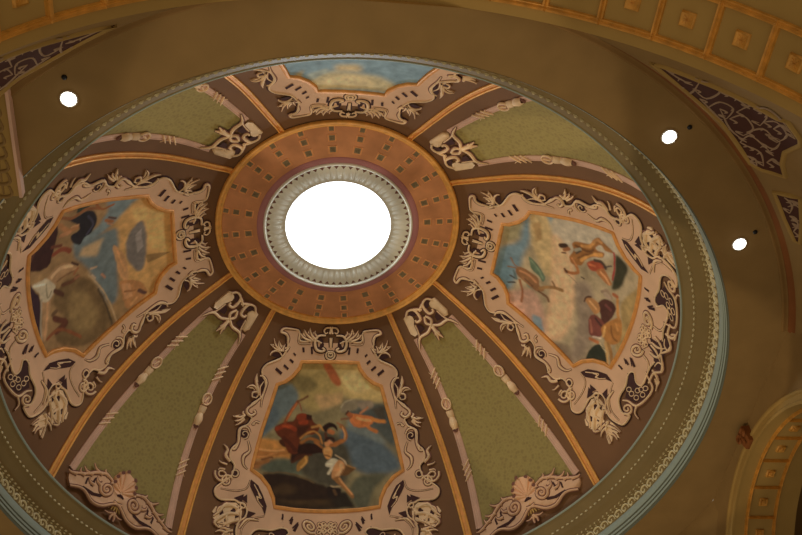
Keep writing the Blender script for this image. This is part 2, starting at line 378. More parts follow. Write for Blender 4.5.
# ================================================================== GILDED RIBS
AZ = [-29.7, -60.2, -120.2, -150.2, -210.1, -239.5, -299.2, -330.4]
rib_lab = ['gilded rib left of the half hidden sky fresco at the top', 'gilded rib running above the far left fresco, at the upper left', 'gilded rib running below the far left fresco to the lower left',
           'gilded rib just left of the bottom centre fresco', 'gilded rib just right of the bottom centre fresco', 'gilded rib running below the right hand fresco toward the lower right',
           'gilded rib running above the right hand fresco', 'gilded rib right of the half hidden sky fresco at the top']
for az, lab in zip(AZ, rib_lab):
    t = thing('gilded_rib', dome(az, 0.6), lab, 'rib', 'gilded ribs of the dome')
    ss = np.linspace(s_of_r(0.430), SM - 0.02, 44)
    bm = B()
    prof = [(-.060, -.004), (-.060, .022), (-.030, .022), (-.026, .010), (.026, .010), (.030, .022), (.060, .022), (.060, -.004)]
    rows = []
    for s in ss:
        k = 0.80 + 0.45 * (s / SM); c = dome(az, s); nn = (dome(az, s, .1) - c).normalized(); e = Vector((math.cos(math.radians(az)), math.sin(math.radians(az)), 0))
        rows.append([bm.verts.new(c + e * (x * k) + nn * h) for x, h in prof])
    for a, b in zip(rows, rows[1:]):
        for j in range(len(prof) - 1): bm.faces.new((a[j], a[j+1], b[j+1], b[j]))
    obj('flat_moulding', bm, M['frame'], t, smooth=False)
    for sg in (-1, 1):
        bm = B(); rows = []
        for s in ss:
            k = 0.80 + 0.45 * (s / SM); c = dome(az, s); nn = (dome(az, s, .1) - c).normalized(); e = Vector((math.cos(math.radians(az)), math.sin(math.radians(az)), 0))
            rows.append([bm.verts.new(c + e * ((sg * .044 + .018 * math.cos(q)) * k) + nn * (.022 + .018 * math.sin(q))) for q in np.linspace(0, math.pi, 5)])
        for a, b in zip(rows, rows[1:]):
            for j in range(4): bm.faces.new((a[j], a[j+1], b[j+1], b[j]))
        obj('bead_moulding', bm, M['gold'], t)

# ================================================================== COFFERED RING AND OCULUS RING
t = thing('coffered_ring', (0, 0, HR + 0.76 * S), 'terracotta ring of small painted coffers around the oculus', 'ceiling ring')
def cap(az, r, h=0.0):
    a = math.radians(az); z = HR + float(np.interp(r, TR, TZ)) * S
    return Vector((r * S * math.sin(a), -r * S * math.cos(a), z - h))
bm = B(); lathe(bm, [(r, float(np.interp(r, TR, TZ))) for r in np.linspace(0.268, 0.432, 10)], 192); obj('terracotta_field', bm, M['terra'], t)
bm = B(); lathe(bm, [(.414, .7775), (.415, .770), (.4185, .767), (.422, .770), (.4245, .765), (.430, .760), (.434, .759), (.437, .764), (.439, .771)], 192); obj('gilded_moulding', bm, M['gold'], t)
bm = B(); lathe(bm, [(.269, .7795), (.271, .7765), (.290, .7762), (.292, .7795)], 192); obj('mauve_band', bm, M['mauve'], t)
for r, dr in ((.404, .0078), (.368, .0090), (.323, .0098)):
    for i in range(24):
        az = 7.6 + 15 * i; bm = B(); da = math.degrees(dr / r) * .95
        P = lambda u, v, h: cap(az + u * da, r + v * dr, h)
        # light tile with a bevelled recess down to the verdigris centre
        k1, k0 = 1.80, 1.12
        o4 = [bm.verts.new(P(u * k1, v * min(k1, 1.6), 0.004)) for u, v in ((-1,-1), (1,-1), (1,1), (-1,1))]; m4 = [bm.verts.new(P(u*1.38, v*1.38, 0.016)) for u, v in ((-1,-1), (1,-1), (1,1), (-1,1))]; i4 = [bm.verts.new(P(u*k0, v*k0, 0.006)) for u, v in ((-1,-1), (1,-1), (1,1), (-1,1))]
        for a, b in ((o4, m4), (m4, i4)):
            for j in range(4): bm.faces.new((a[j], a[(j+1)%4], b[(j+1)%4], b[j])).material_index = 0
        bm.faces.new(i4).material_index = 1
        for q in range(4):                                # four small leaves of the painted rosette
            an = math.pi / 4 + q * math.pi / 2; pts = [P(.15*math.cos(an), .15*math.sin(an), .008), P(.55*math.cos(an+.4), .55*math.sin(an+.4), .018), P(.85*math.cos(an), .85*math.sin(an), .01), P(.55*math.cos(an-.4), .55*math.sin(an-.4), .018)]
            bm.faces.new([bm.verts.new(p) for p in pts]).material_index = 1
        obj('coffer', bm, [M['terra2'], M['verd']], t, smooth=False)
t = thing('oculus_ring', (0, 0, HR + 0.78 * S), 'carved pale stone ring of leaves framing the bright oculus', 'ceiling ring')
bm = B(); lathe(bm, [(.2695, .7805), (.268, .774), (.264, .772), (.260, .775), (.2585, .780)], 192); obj('outer_roll', bm, M['ring'], t)
bm = B(); N_ = 480; rs = np.linspace(.2585, .190, 9); rows = []
for i in range(N_):
    az = 360 * i / N_; w = abs(math.sin(math.radians(az) * 32)); rows.append([])
    for j, r in enumerate(rs):
        v = j / 8; z = .780 + .008 * v ** 1.5 - .0045 * w * math.sin(math.pi * min(1, v * 1.05)); a = math.radians(az)
        rows[-1].append(bm.verts.new((r * S * math.sin(a), -r * S * math.cos(a), HR + z * S)))
for i in range(N_):
    a, b = rows[i], rows[(i+1) % N_]
    for j in range(8): bm.faces.new((a[j], a[j+1], b[j+1], b[j]))
obj('fluted_leaves', bm, M['ring'], t)
bm = B()
for i in range(64):
    az = 360 * i / 64; f = lambda a, r, h=0.0: Vector((r*S*math.sin(math.radians(a)), -r*S*math.cos(math.radians(a)), HR + .7815*S - h))
    bm.faces.new([bm.verts.new(f(az + d, r, .012)) for d, r in ((-1.9, .2565), (1.9, .2565), (0, .2445))])
obj('dart_course', bm, M['mid'], t, smooth=False)

